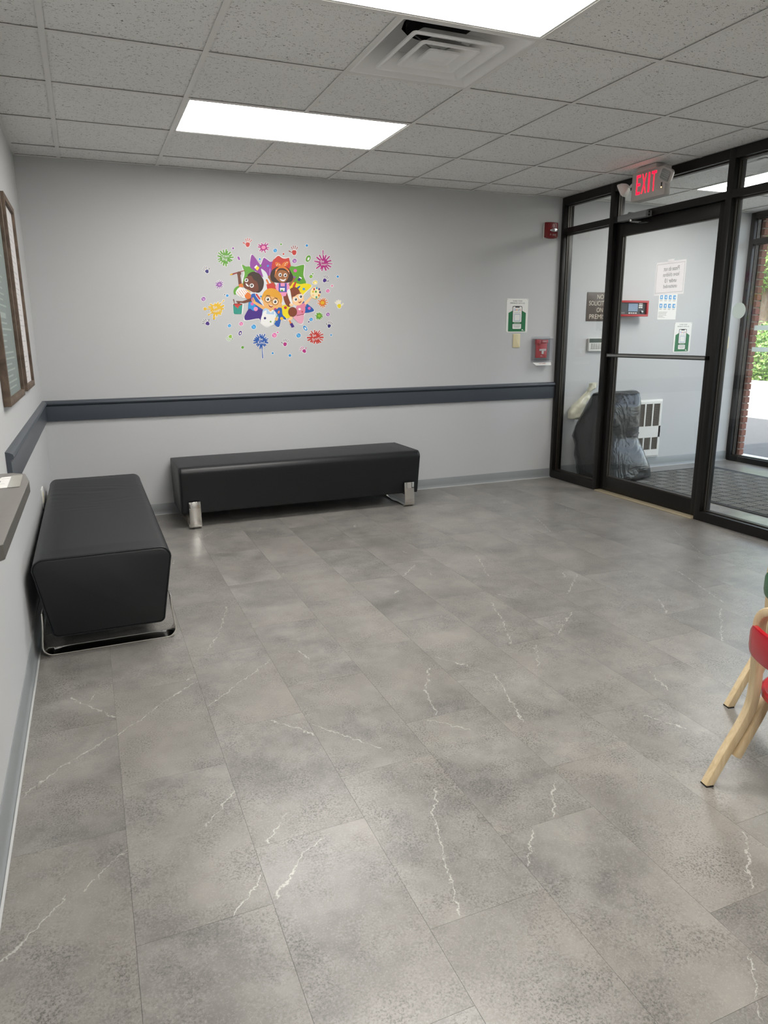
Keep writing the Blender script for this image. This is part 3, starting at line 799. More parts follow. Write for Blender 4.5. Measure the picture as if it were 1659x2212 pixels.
mb = MB(); text(mb, 'FIRE', .024, .069, f, .0346, M_WHITE, h=.014, w=.042); mb.build('lettering', ps)
mb = MB(); text(mb, 'FIRE', .0, -.056, f, .0266, M_WHITE, h=.009); mb.build('lettering', ps)
mb = MB()
for a in ((-.088, -.094, .088, -.088), (-.088, .088, .088, .094)): mb.prism(rrect(a[0], a[1], a[2], a[3], .001, 1), f, .006, .062, M_CLEAR)
for a in ((-.094, -.094, -.088, .094), (.088, -.094, .094, .094)): mb.prism(rrect(a[0], a[1], a[2], a[3], .001, 1), f, .006, .062, M_CLEAR)
mb.prism(rrect(-.094, -.094, .094, .094, .004), f, .062, .066, M_CLEAR); mb.build('lift_cover', ps, smooth=30)
mb = MB(); mb.add([f(-.094, -.112, .03), f(.098, -.112, .03), f(.088, -.136, .052), f(-.07, -.136, .052), f(-.094, -.112, .028), f(.098, -.112, .028), f(.088, -.136, .05), f(-.07, -.136, .05)], [(0, 1, 2, 3), (7, 6, 5, 4), (0, 4, 5, 1), (1, 5, 6, 2), (2, 6, 7, 3), (3, 7, 4, 0)], M_WHITE)
fl = mb.build('lift_tab', ps)
mb = MB(); text(mb, 'LIFT HERE', .0, -.124, f, .0425, mk('orange red letters', hexc('c8502c'), .5), h=.010, w=.07); mb.build('lettering', fl)

# ================================================================== MURAL OF VINYL STICKERS
# Artwork points are pixels read off an enlarged image crop (about 1659 x 1397, v downwards); this camera homography maps them onto the wall in metres.
def image_to_wall(u, v):
    u /= 1000.0; v /= 1000.0; w = -.05317 * u - .03 * v + 1
    return (.66859 * u - .08321 * v + 1.06001) / w, (-.07409 * u - .75909 * v + 2.07501) / w
def mural(u, v, n):
    x, z = image_to_wall(u, v); return (x, -n, z)
PC = {'white': 'e4e4e2', 'purple': '8d3f97', 'red': 'c33b34', 'green': '5c9c2f', 'yellow': 'e6d21b', 'blue': '2358a8', 'indigo': '43247e', 'sky': '2f8fd0', 'pink': 'd45fa8', 'rose': 'e391b4', 'magenta': 'b02c80',
      'orange': 'd8762f', 'gold': 'e0b428', 'teal': '2c8f80', 'brown': '5f3426', 'hair': '3b2a22', 'skin1': '6b3a28', 'skin2': '9a6238', 'skin3': 'e3ad6b', 'skin4': 'efc596', 'auburn': '7d3e27', 'blond': 'd79b2c', 'black': '1d1c22', 'cream': 'f0e3b4',
      'lblue': 'a9c4dd', 'pinkshirt': 'd9809c', 'pinkskirt': 'dfa0b4', 'denim': '4a4fa4', 'violet': '8a4f9f', 'navy': '2a2470', 'dred': '8e2a22', 'grey': '55505f', 'lime': '8fbb3a', 'lilac': 'c08bc6', 'lsky': '5aaee0', 'pgrey': 'd3d6da'}
def pm(c): return mk('vinyl ' + c, PC[c], .45, var=.03)
LAY = .00005
class Art(MB):
    k = 0
    def p(self, pts, c, up=1):
        self.k += up; pts = list(pts)
        a = sum(pts[i][0] * pts[(i + 1) % len(pts)][1] - pts[(i + 1) % len(pts)][0] * pts[i][1] for i in range(len(pts)))
        self.flat(pts if a < 0 else pts[::-1], mural, .0006 + self.k * LAY, pm(c)); return self
    def e(self, cx, cy, rx, ry, c, rot=0, n=22): return self.p(circ(cx, cy, rx, ry, n, 0, math.radians(rot)), c)
    def ln(self, x0, y0, x1, y1, w0, w1, c, up=1):
        d = math.hypot(x1 - x0, y1 - y0) or 1; nx, ny = -(y1 - y0) / d, (x1 - x0) / d; a = math.atan2(y1 - y0, x1 - x0); pts = []
        for k in range(6): t = a + math.pi / 2 + math.pi * k / 5; pts.append((x0 + w0 * math.cos(t), y0 + w0 * math.sin(t)))
        for k in range(6): t = a - math.pi / 2 + math.pi * k / 5; pts.append((x1 + w1 * math.cos(t), y1 + w1 * math.sin(t)))
        return self.p(pts, c, up)
    def s(self, pts, c, n=5):                        # closed smooth outline through the points
        out = []; m = len(pts)
        for i in range(m):
            p0, p1, p2, p3 = pts[i - 1], pts[i], pts[(i + 1) % m], pts[(i + 2) % m]
            for k in range(n):
                t = k / n
                out.append(tuple(.5 * (2 * p1[j] + (p2[j] - p0[j]) * t + (2 * p0[j] - 5 * p1[j] + 4 * p2[j] - p3[j]) * t * t + (3 * p1[j] - p0[j] - 3 * p2[j] + p3[j]) * t ** 3) for j in (0, 1)))
        return self.p(out, c)
def grow(pts, d):
    cx = sum(p[0] for p in pts) / len(pts); cy = sum(p[1] for p in pts) / len(pts)
    return [(x + (x - cx) / math.hypot(x - cx, y - cy) * d, y + (y - cy) / math.hypot(x - cx, y - cy) * d) for x, y in pts]
mur = thing('mural_sticker', 'large star burst sticker of four painting children', 'wall sticker', (*[(image_to_wall(840, 990))[0], 0.0], image_to_wall(840, 990)[1]))
star = [(535, 402), (575, 418), (612, 420), (618, 335), (632, 306), (662, 338), (700, 392), (716, 394), (738, 340), (755, 340), (800, 372), (826, 376), (850, 338), (880, 317), (915, 338), (945, 343), (975, 336), (983, 352), (986, 425), (1040, 418), (1108, 402), (1122, 415), (1115, 500), (1136, 575), (1192, 600), (1140, 655), (1110, 690), (1118, 745), (1206, 815), (1205, 842), (1125, 858), (1108, 950), (1070, 955), (1010, 890), (950, 905), (945, 920), (908, 914), (882, 990), (840, 950), (775, 985), (712, 945), (695, 908), (580, 925), (558, 900), (612, 800), (600, 740), (545, 560), (560, 480)]
A = Art(); A.s(grow(star, 8), 'white', 4); A.build('sticker_backing', mur)
A = Art(); A.k = 2
A.s(star, 'pgrey', 4)
for c, pts in (('green', [(535, 402), (575, 418), (612, 420), (660, 465), (730, 560), (560, 600), (545, 560), (560, 480)]),
               ('purple', [(612, 420), (618, 335), (632, 306), (662, 338), (700, 392), (716, 394), (738, 340), (755, 340), (800, 372), (832, 376), (822, 470), (790, 520), (760, 470), (715, 440), (735, 520), (690, 480), (650, 455)]),
               ('red', [(822, 376), (850, 338), (880, 317), (915, 338), (945, 343), (975, 336), (983, 352), (990, 470), (830, 470)]),
               ('green', [(986, 425), (1040, 418), (1108, 402), (1122, 415), (1115, 500), (1140, 578), (1080, 584), (990, 560)]),
               ('yellow', [(985, 565), (1080, 584), (1140, 577), (1192, 600), (1140, 655), (1110, 690), (1112, 760), (990, 680)]),
               ('blue', [(1105, 730), (1118, 745), (1206, 815), (1205, 842), (1125, 858), (1100, 860)]),
               ('yellow', [(905, 800), (960, 780), (1010, 850), (990, 895), (950, 905), (915, 870)]),
               ('blue', [(825, 828), (905, 805), (918, 870), (950, 905), (945, 920), (908, 914), (882, 990), (830, 940)]),
               ('blue', [(612, 700), (655, 672), (668, 700), (740, 800), (735, 850), (600, 850)]),
               ('sky', [(605, 755), (660, 770), (650, 830), (600, 832)]),
               ('indigo', [(605, 815), (650, 838), (700, 820), (745, 850), (712, 945), (695, 908), (580, 925), (558, 900), (570, 865)])): A.s(pts, c, 4)
for cx, cy, r, c in ((710, 410, 10, 'green'), (780, 412, 10, 'sky'), (1038, 457, 16, 'pink'), (1118, 630, 12, 'sky'), (665, 818, 20, 'rose'), (632, 770, 15, 'pink'), (1170, 812, 14, 'pink'), (910, 908, 15, 'gold'), (945, 806, 14, 'red'), (715, 700, 9, 'sky')): A.e(cx, cy, r, r, c)
A.p([(650, 425), (672, 402), (700, 430), (680, 458)], 'yellow'); A.p([(650, 425), (672, 402), (682, 412), (660, 436)], 'white')
A.p([(1056, 545), (1078, 518), (1098, 530), (1076, 558)], 'indigo'); A.p([(1076, 512), (1100, 525), (1096, 536), (1072, 522)], 'white')
A.ln(1025, 605, 1043, 565, 12, 6, 'red'); A.ln(1062, 620, 1080, 605, 10, 5, 'blue'); A.ln(672, 682, 702, 722, 8, 8, 'red')
A.build('star_backdrop', mur)
# boy with the raised brush
A = Art(); A.k = 22
A.s([(455, 655), (470, 620), (515, 598), (525, 640), (470, 685)], 'green')
A.ln(440, 492, 560, 455, 7, 3, 'dred'); A.ln(424, 496, 440, 490, 4, 7, 'gold')
A.ln(505, 485, 520, 600, 13, 15, 'skin1'); A.e(508, 484, 20, 20, 'skin1')
A.p([(503, 588), (538, 575), (550, 610), (512, 620)], 'orange')
A.s([(475, 665), (515, 612), (570, 640), (610, 670), (580, 715), (520, 705)], 'white')
for k in range(5): A.ln(488 + 20 * k, 655 - 12 * k + k * k * 2, 530 + 17 * k, 705 - 8 * k + k, 2, 2, 'orange')
A.s([(560, 700), (590, 660), (622, 690), (600, 730)], 'orange')
A.p([(478, 742), (540, 745), (620, 715), (625, 745), (560, 762), (520, 758), (505, 772)], 'skin1')
A.s([(590, 520), (600, 485), (640, 467), (690, 480), (725, 520), (742, 565), (730, 630), (690, 665), (640, 640)], 'hair')
A.s([(575, 520), (620, 505), (645, 540), (680, 570), (690, 640), (650, 662), (600, 640), (555, 615), (550, 570)], 'skin1')
for cx, cy, r in ((577, 547, 18), (627, 598, 20)): A.e(cx, cy, r, r, 'white'); A.e(cx - 1, cy - 2, r * .58, r * .58, 'black'); A.e(cx - 4, cy - 6, r * .2, r * .2, 'white')
A.s([(572, 575), (590, 590), (602, 606), (585, 604), (573, 590)], 'white')
A.ln(585, 640, 612, 660, 5, 5, 'gold')
A.build('painted_child', mur)
# girl with the bow
A = Art(); A.k = 22
A.ln(795, 520, 800, 440, 3, 3, 'lilac'); A.ln(800, 525, 840, 600, 13, 15, 'skin2'); A.e(797, 518, 17, 17, 'skin2'); A.ln(1028, 530, 985, 590, 9, 14, 'skin2')
for k in range(4): A.ln(1028, 525, 1018 + 9 * k, 508 + 3 * k, 4, 3, 'violet')
A.p([(765, 585), (830, 570), (865, 640), (775, 640)], 'red'); A.ln(768, 545, 785, 580, 8, 8, 'orange')
A.s([(870, 580), (910, 565), (965, 575), (985, 620), (960, 690), (880, 690), (855, 620)], 'rose')
A.p([(882, 575), (898, 575), (900, 605), (938, 605), (940, 575), (956, 575), (958, 660), (880, 660)], 'denim'); A.p([(892, 620), (940, 620), (936, 650), (896, 650)], 'white'); A.e(912, 645, 12, 9, 'green')
A.s([(850, 430), (905, 412), (970, 432), (1000, 475), (1018, 520), (1000, 560), (950, 572), (870, 572), (815, 555), (802, 500), (818, 455)], 'hair')
A.s([(868, 470), (905, 450), (955, 465), (975, 505), (955, 550), (918, 572), (880, 555), (852, 520)], 'skin2'); A.e(852, 505, 12, 18, 'skin2')
A.s([(848, 500), (852, 450), (880, 425), (908, 418), (945, 424), (975, 450), (985, 495), (972, 470), (940, 440), (905, 434), (875, 445)], 'orange')
A.s([(908, 420), (860, 415), (850, 378), (890, 385)], 'orange'); A.s([(908, 420), (955, 412), (975, 372), (925, 380)], 'orange')
for cx, cy in ((872, 395), (890, 402), (862, 405), (945, 390), (960, 380), (940, 405), (858, 455), (975, 465)): A.e(cx, cy, 4, 4, 'white', n=8)
for cx, cy in ((895, 497), (943, 500)): A.e(cx, cy, 16, 18, 'white'); A.e(cx + 1, cy + 1, 9, 11, 'black'); A.e(cx - 2, cy - 4, 3, 3, 'white', n=8)
A.s([(890, 535), (925, 543), (950, 530), (935, 555), (910, 555)], 'white')
A.build('painted_child', mur)
# fair boy with glasses
A = Art(); A.k = 30
A.ln(640, 748, 750, 815, 11, 17, 'skin3'); A.ln(655, 745, 640, 712, 6, 4, 'gold'); A.ln(648, 755, 622, 730, 6, 4, 'skin3'); A.ln(640, 745, 628, 715, 4, 4, 'pink')
A.s([(725, 870), (740, 820), (800, 810), (850, 845), (880, 900), (850, 930), (830, 900), (735, 910)], 'lblue')
A.s([(735, 850), (770, 830), (830, 830), (850, 860), (845, 950), (775, 982), (712, 945)], 'white'); A.p([(770, 820), (805, 855), (840, 830), (838, 870), (765, 865)], 'lblue')
A.p([(785, 805), (815, 805), (815, 840), (795, 840)], 'skin3'); A.e(752, 905, 12, 12, 'navy', n=7); A.e(805, 938, 8, 8, 'green')
A.ln(835, 955, 870, 880, 2, 5, 'green'); A.e(882, 848, 10, 15, 'orange', 20); A.e(860, 912, 15, 18, 'skin3')
A.s([(728, 740), (735, 670), (775, 630), (830, 625), (885, 655), (915, 710), (905, 770), (880, 780)], 'blond')
A.s([(735, 715), (760, 690), (830, 690), (880, 720), (895, 770), (870, 815), (820, 828), (770, 815), (738, 775)], 'skin3'); A.e(897, 785, 18, 22, 'skin3')
A.s([(735, 700), (800, 680), (860, 690), (895, 735), (860, 712), (800, 700)], 'blond')
for cx, cy in ((779, 727), (848, 750)): A.e(cx, cy, 33, 33, 'hair'); A.e(cx, cy, 29, 29, 'skin3'); A.e(cx, cy, 21, 21, 'white'); A.e(cx, cy, 12, 13, 'black'); A.e(cx - 4, cy - 5, 4, 4, 'white', n=8)
A.ln(810, 738, 818, 740, 2, 2, 'hair'); A.ln(765, 690, 800, 692, 3, 2, 'brown'); A.ln(840, 708, 868, 720, 2, 3, 'brown')
A.s([(783, 770), (805, 785), (828, 788), (815, 803), (795, 798)], 'dred'); A.s([(785, 772), (806, 785), (826, 788), (806, 793)], 'white')
A.e(848, 818, 12, 8, 'magenta')
A.build('painted_child', mur)
# girl with the palette
A = Art(); A.k = 30
A.s([(925, 690), (960, 640), (990, 690), (1000, 760), (970, 790), (940, 760)], 'auburn')
A.ln(1110, 790, 1205, 690, 15, 9, 'skin4'); A.e(1228, 668, 50, 58, 'gold'); A.e(1228, 667, 48, 55, 'cream')
for cx, cy, c in ((1205, 655, 'gold'), (1232, 655, 'green'), (1215, 632, 'red'), (1240, 622, 'sky'), (1262, 632, 'indigo'), (1270, 660, 'navy'), (1260, 690, 'orange'), (1237, 708, 'teal')): A.e(cx, cy, 9, 12, c, n=7)
A.e(1205, 690, 12, 12, 'skin4')
A.ln(1000, 900, 980, 925, 14, 12, 'skin4'); A.ln(985, 930, 998, 960, 6, 10, 'orange'); A.p([(985, 960), (1010, 948), (1030, 985), (1005, 995)], 'indigo')
A.s([(1050, 790), (1090, 770), (1130, 800), (1120, 870), (1060, 885), (1040, 840)], 'pinkshirt'); A.p([(1085, 785), (1120, 758), (1142, 790), (1110, 810)], 'pinkshirt')
A.s([(1050, 875), (1115, 868), (1110, 940), (1085, 958), (1050, 935), (1012, 885)], 'pinkskirt'); A.ln(1050, 880, 1115, 868, 3, 3, 'dred'); A.e(1103, 845, 7, 8, 'red'); A.e(1078, 820, 12, 10, 'white')
A.s([(945, 720), (965, 655), (1020, 612), (1065, 630), (1085, 680), (1040, 720), (1000, 790), (960, 790)], 'auburn')
A.s([(1012, 715), (1030, 680), (1080, 660), (1112, 690), (1118, 735), (1090, 775), (1050, 785), (1015, 765)], 'skin4'); A.e(1000, 778, 18, 17, 'skin4')
A.s([(1015, 700), (1045, 655), (1085, 665), (1095, 672), (1060, 680), (1030, 700)], 'auburn')
A.s([(960, 650), (985, 632), (1000, 700), (1012, 770), (995, 765), (970, 700)], 'white')
for cx, cy in ((1040, 728), (1087, 702)): A.e(cx, cy, 20, 21, 'white'); A.e(cx + 3, cy, 10, 12, 'black'); A.e(cx, cy - 4, 3, 3, 'white', n=8)
A.s([(1065, 752), (1082, 752), (1094, 738), (1090, 756), (1075, 762)], 'dred'); A.ln(1018, 695, 1035, 685, 3, 3, 'brown')
A.e(1012, 846, 42, 46, 'brown'); A.e(1012, 846, 39, 43, 'auburn')
A.build('painted_child', mur)
A = Art(); A.k = 22
A.p([(445, 768), (552, 768), (540, 866), (455, 866)], 'white'); A.p([(450, 775), (540, 775), (533, 858), (526, 866), (464, 866), (456, 858)], 'teal'); A.e(496, 775, 46, 9, 'dred'); A.s([(470, 775), (525, 775), (505, 795), (495, 815), (485, 800), (475, 800)], 'red'); A.ln(456, 730, 466, 770, 5, 2, 'brown')
A.build('paint_bucket', mur)

def place(u, v): x, z = image_to_wall(u, v); return (x, 0.0, z)
GR = 'paint stickers on the wall'
def sticker_dot(u, v, r, c, label, hi='white', ry=None, rot=0, ring=False):
    t = thing('paint_dot_sticker', label, 'wall sticker', place(u, v + r), GR)
    A = Art(); A.e(u, v, r + 4, (ry or r) + 4, 'white', rot, 16); A.build('backing', t)
    A = Art(); A.k = 1; A.e(u, v, r, ry or r, c, rot, 16); A.build('dot', t)
    if ring:
        A = Art(); A.k = 2; A.e(u + r * .1, v + r * .1, r * .45, ry * .5, hi, rot, 10); A.build('highlight', t)
    elif r > 15:
        lt = {'sky': 'lsky', 'violet': 'lilac', 'pink': 'rose', 'green': 'lime'}.get(c, hi)
        A = Art(); A.k = 2; A.e(u + r * .12, v + r * .15, r * .62, r * .6, lt, 0, 12); A.k = 2; A.e(u - r * .45, v - r * .45, r * .2, r * .12, 'white', -40, 8); A.build('highlight', t)
def sticker_splat(u, v, r0, r1, n, c, seed, label, words=None, core=None, drip=None, rot=0.0, balls=()):
    """round blot with tapering drips all round"""
    t = thing('paint_splat_sticker', label, 'wall sticker', place(u, v + r1), GR)
    q = random.Random(seed); sp = []
    for k in range(n):
        a = 2 * math.pi * (k + q.uniform(-.25, .25)) / n; rr = r1 * q.uniform(.78, 1.08); w = r0 * q.uniform(.10, .17)
        sp.append((u + r0 * .8 * math.cos(a), v + r0 * .8 * math.sin(a), u + rr * math.cos(a), v + rr * math.sin(a), w * 1.3, w * q.uniform(.7, 1.1)))
    blot = [(u + r0 * q.uniform(.92, 1.05) * math.cos(2 * math.pi * k / 14), v + r0 * q.uniform(.92, 1.05) * math.sin(2 * math.pi * k / 14)) for k in range(14)]
    for nm, g, k0, cc in (('backing', 4.0, 0, 'white'), ('splat', 0.0, 32, c)):
        A = Art(); A.k = k0; A.s(grow(blot, g), cc, 3)
        for x0, y0, x1, y1, a, b in sp: A.ln(x0, y0, x1, y1, a + g, b + g, cc)
        if drip: A.ln(*drip, 2.5 + g, 5 + g, cc)
        for (a, b, r) in balls: A.ln(u, v, a, b, 3 + g, 3 + g, cc); A.p(circ(a, b, r + g, None, 12), cc)
        A.build(nm, t)
    if core: A = Art(); A.k = 64; A.e(u, v, r0 * .62, r0 * .55, core, 0, 12); A.build('core', t)
    if words:
        A = Art()
        for w_, du, dv, ww, hh in words:
            text(A, w_, u + du, v - dv, lambda a, b, n, v0=v: mural(a, 2 * v0 - b, n),   .0006 + 66 * LAY, pm('white'), h=hh, w=ww, rot=-rot, shear=.0)
        tag(A.build('lettering', t))
def sticker_hand(u, v, s, ang, flip, c, label, fc=None):
    t = thing('handprint_sticker', label, 'wall sticker', place(u, v + s), GR)
    ca, sa = math.cos(math.radians(ang)), math.sin(math.radians(ang))
    def q(x, y): x *= flip; return (u + s * (x * ca - y * sa), v + s * (x * sa + y * ca))
    fing = [((-.52, -.85), (-.86, -1.62)), ((-.18, -.98), (-.28, -1.95)), ((.2, -.98), (.36, -1.9)), ((.55, -.82), (.98, -1.55)), ((-.62, .1), (-1.5, -.4))]
    palm = [q(*p) for p in ((-.6, -.5), (0, -.68), (.55, -.5), (.62, .1), (.4, .65), (0, .8), (-.42, .62), (-.62, .1))]
    A = Art(); A.s(grow(palm, 5), 'white')
    for a, b in fing: A.ln(*q(*a), *q(*b), s * .12 + 3.5, s * .12 + 3.5, 'white')
    A.build('backing', t)
    A = Art(); A.k = 8; A.s(palm, c); A.build('palm_print', t)
    for i, (a, b) in enumerate(fing):
        A = Art(); A.k = 8; A.ln(*q(*a), *q(*b), s * (.09 if i < 4 else .07), s * (.12 if i < 4 else .17), fc or c); A.build('thumb_print' if i == 4 else 'finger_print', t)
W_ = [
 (sticker_splat, (375, 335, 45, 76, 17, 'green', 1, 'green paint splat reading Dream Big', [('Dream', 2, -18, 74, 30), ('Big', -2, 16, 48, 32)])),
 (sticker_splat, (1303, 385, 42, 80, 15, 'magenta', 2, 'purple paint splat with a long upward drip', [('Be', -12, -16, 34, 24), ('Smart', 6, 12, 62, 24)], None, (1298, 340, 1298, 268))),
 (sticker_splat, (295, 820, 52, 70, 13, 'gold', 3, 'yellow paint splat reading Be Happy', [('Be', -14, -18, 36, 28), ('Happy', 4, 16, 76, 32)], None, None, -.35, ((186, 817, 15), (272, 906, 12), (362, 738, 7), (222, 872, 9)))),
 (sticker_splat, (716, 1120, 42, 72, 18, 'blue', 4, 'blue paint splat reading Be Kind with a long drip', [('Be', -2, -18, 34, 26), ('Kind', 0, 14, 62, 30)], None, (724, 1180, 730, 1280))),
 (sticker_splat, (1228, 1085, 42, 72, 18, 'red', 5, 'red paint splat reading Be Brave', [('Be', -12, -18, 34, 26), ('Brave', 4, 14, 70, 28)], None, None, -.3)),
 (sticker_splat, (738, 238, 32, 52, 10, 'magenta', 6, 'small pink paint splat above the star burst', None, 'rose')),
 (sticker_splat, (322, 588, 22, 44, 12, 'violet', 7, 'small violet paint splat beside the boy with the raised brush', None, 'lilac')),
 (sticker_splat, (1294, 760, 30, 48, 12, 'orange', 8, 'small orange paint splat below the palette', None, 'gold')),
 (sticker_splat, (1262, 883, 25, 40, 15, 'green', 9, 'small green paint splat below the orange splat', None, 'lime')),
 (sticker_hand, (590, 210, 30, 8, 1, 'red', 'light red handprint highest on the wall')),
 (sticker_hand, (1028, 285, 32, 0, 1, 'red', 'red handprint above the girl with the bow', 'dred')),
 (sticker_hand, (205, 463, 24, -35, -1, 'navy', 'navy handprint below the green splat', 'grey')),
 (sticker_hand, (1315, 548, 25, 25, -1, 'indigo', 'indigo handprint under the purple splat', 'grey')),
 (sticker_hand, (210, 955, 26, -55, -1, 'indigo', 'indigo handprint below the yellow splat', 'grey')),
 (sticker_hand, (425, 1078, 22, 215, 1, 'lime', 'olive green handprint pointing down', 'green')),
 (sticker_hand, (942, 1150, 25, 12, 1, 'magenta', 'purple handprint between the blue and red splats', 'grey')),
 (sticker_hand, (1122, 1215, 24, -45, -1, 'magenta', 'magenta handprint lowest on the wall')),
 (sticker_hand, (1358, 978, 23, 22, 1, 'navy', 'navy handprint above the red splat', 'grey')),
 (sticker_hand, (1452, 790, 27, -15, -1, 'yellow', 'pale yellow handprint at the outer edge', 'cream')),
 (sticker_dot, (452, 246, 10, 'violet', 'small violet dot above the green splat')),
 (sticker_dot, (505, 340, 10, 'purple', 'purple teardrop beside the green splat', 'white', 20, -25)),
 (sticker_dot, (849, 267, 18, 'sky', 'sky blue bubble between pink splat and red handprint')),
 (sticker_dot, (904, 208, 9, 'green', 'tiny green dot high above the girl with the bow')),
 (sticker_dot, (927, 300, 9, 'red', 'tiny red dot above the red star point')),
 (sticker_dot, (703, 348, 10, 'sky', 'small blue dot between the purple star points')),
 (sticker_dot, (1147, 220, 12, 'sky', 'small blue dot at the top beyond the red handprint')),
 (sticker_dot, (1031, 365, 21, 'violet', 'violet bubble above the green star point', 'lilac')),
 (sticker_dot, (1160, 343, 22, 'green', 'green teardrop with white centre beside the star burst', 'white', 33, 25, True)),
 (sticker_dot, (1186, 512, 16, 'green', 'green bubble above the yellow drop', 'lime')),
 (sticker_dot, (1203, 487, 7, 'green', 'tiny green dot above the green bubble')),
 (sticker_dot, (1225, 568, 20, 'yellow', 'yellow drop above the palette', 'cream', 17)),
 (sticker_dot, (1438, 513, 11, 'sky', 'blue dot beyond the indigo handprint')),
 (sticker_dot, (1385, 600, 11, 'rose', 'small rose dot beyond the palette')),
 (sticker_dot, (1345, 648, 17, 'pink', 'rose bubble above the orange splat', 'rose')),
 (sticker_dot, (172, 724, 20, 'violet', 'violet bubble above the yellow splat', 'lilac')),
 (sticker_dot, (397, 692, 13, 'sky', 'blue dot beside the striped shirt boy')),
 (sticker_dot, (372, 683, 6, 'grey', 'tiny grey dot beside the striped shirt boy')),
 (sticker_dot, (417, 976, 16, 'sky', 'blue dot above the olive handprint')),
 (sticker_dot, (528, 958, 18, 'pink', 'pink bubble below the teal bucket', 'rose')),
 (sticker_dot, (519, 1046, 15, 'indigo', 'indigo ring drop below the pink bubble', 'white', 23, 20, True)),
 (sticker_dot, (541, 1181, 13, 'green', 'green dot beside the blue splat drip')),
 (sticker_dot, (646, 987, 22, 'sky', 'large blue bubble above the blue splat')),
 (sticker_dot, (841, 1066, 22, 'pink', 'pink bubble beside the blue splat', 'rose')),
 (sticker_dot, (872, 1039, 8, 'pink', 'tiny pink dot above the pink bubble')),
 (sticker_dot, (825, 1235, 10, 'sky', 'small blue dot far below the pink bubble')),
 (sticker_dot, (987, 1257, 13, 'sky', 'blue dot below the purple handprint')),
 (sticker_dot, (1069, 1068, 21, 'sky', 'blue bubble beside the red splat')),
 (sticker_dot, (1132, 1000, 16, 'sky', 'blue ring drop above the red splat', 'white', 28, -35, True)),
 (sticker_dot, (1187, 917, 17, 'sky', 'blue bubble beside the small green splat')),
 (sticker_dot, (1165, 940, 7, 'navy', 'tiny navy dot beside the blue bubble')),
 (sticker_dot, (1346, 870, 18, 'violet', 'violet bubble beside the small green splat', 'lilac')),
 (sticker_dot, (1376, 1064, 9, 'sky', 'tiny blue dot beyond the red splat')),
]
for fnc, a in W_: fnc(*a)

# ================================================================== STOREFRONT AND VESTIBULE THINGS
# exit sign with two emergency heads
ex = thing('exit_sign', 'lit red EXIT sign with two emergency lamp heads', 'exit sign', (4.085, -1.20, 2.20))
sx0, sx1, sya, syb, sz0, sz1 = 4.062, 4.112, -1.043, -1.368, 2.212, 2.398
f = onfront(sx0, (sya + syb) / 2, (sz0 + sz1) / 2); hw, hh = (sya - syb) / 2, (sz1 - sz0) / 2
mb = MB(); mb.prism(rrect(-hw, -hh, hw, hh, .010), f, -.05, 0, M_PUTTY); mb.build('housing', ex, bevel=.003)
mb = MB(); mb.box(4.045, 4.135, -1.29, -1.10, sz1 - .001, H + .001, M_PUTTY); mb.build('ceiling_canopy', ex, bevel=.003)
mred = mk('lit red letters', (.9, .01, .03), .4, emit=1.7, ecol=(1.0, .004, .03))
for ch, u, w in (('E', -.088, .040), ('X', -.032, .046), ('I', .016, .013), ('T', .062, .046)):
    mb = MB(); text(mb, ch, u - .006, .010, f, .0012, mred, h=.128, w=w); mb.build('letter', ex)
mb = MB(); mb.prism(rrect(.128, -.05, .138, -.012, .002, 2), f, 0, .0015, M_GASKET); mb.build('lamp_slot', ex)
mb = MB(); mb.lathe([(.004, .0015), (.003, .0035), (.001, .004)], lambda a, b, n: f(.133 + a, -.044 + b, n), mk('amber indicator', (1, .45, .1), .4, emit=6, ecol=(1, .5, .15)), 8); mb.build('indicator_lamp', ex)
def head(cx, cy, cz_, dirv, lens, hm, tw=0.0):
    d = Vector(dirv).normalized(); s = d.cross(Vector((0, 0, 1))).normalized(); u_ = s.cross(d)
    s, u_ = s * math.cos(tw) + u_ * math.sin(tw), u_ * math.cos(tw) - s * math.sin(tw)
    fn = lambda a, b, n: tuple(Vector((cx, cy, cz_)) + s * a + u_ * b + d * n)
    mb = MB(); rings = []
    for r, n in ((.012, -.052), (.026, -.045), (.042, -.024), (.050, .0), (.050, .006), (.044, .008)):
        rings.append([fn(x, y, n) for x, y in rrect(-r, -r * .92, r, r * .92, r * .45, 5)])
    mb.loft(rings, hm); h = mb.build('lamp_head', ex, smooth=45)
    mb = MB(); mb.prism(rrect(-.034, -.034, .034, .034, .01), fn, .0082, .0125, lens); mb.build('lamp_lens', h, bevel=.001)
    mb = MB()
    for i in range(-2, 3):
        mb.prism(rrect(-.031, i * .0125 - .0022, .031, i * .0125 + .0022, .001, 1), fn, .0125, .0148, lens)
    tag(mb.build('lens_ribs', h), kind='stuff')
ml = mk('ribbed lamp lens', lin((150, 150, 148)), .2, .3, bump=.8, bscale=260)
head(4.055, -.955, 2.305, (-.35, .75, -.42), ml, M_WHITE)
head(4.035, -1.402, 2.325, (-.9, -.15, -.28), ml, M_PUTTY, .55)
mb = MB(); mb.tube([(4.085, -1.045, 2.33), (4.085, -1.02, 2.335), (4.08, -1.0, 2.32)], .008, M_WHITE, 8); mb.build('lamp_arm', ex, smooth=50)
mb = MB(); mb.tube([(4.085, -1.366, 2.34), (4.08, -1.385, 2.34), (4.06, -1.398, 2.332)], .008, M_WHITE, 8); mb.build('lamp_arm', ex, smooth=50)

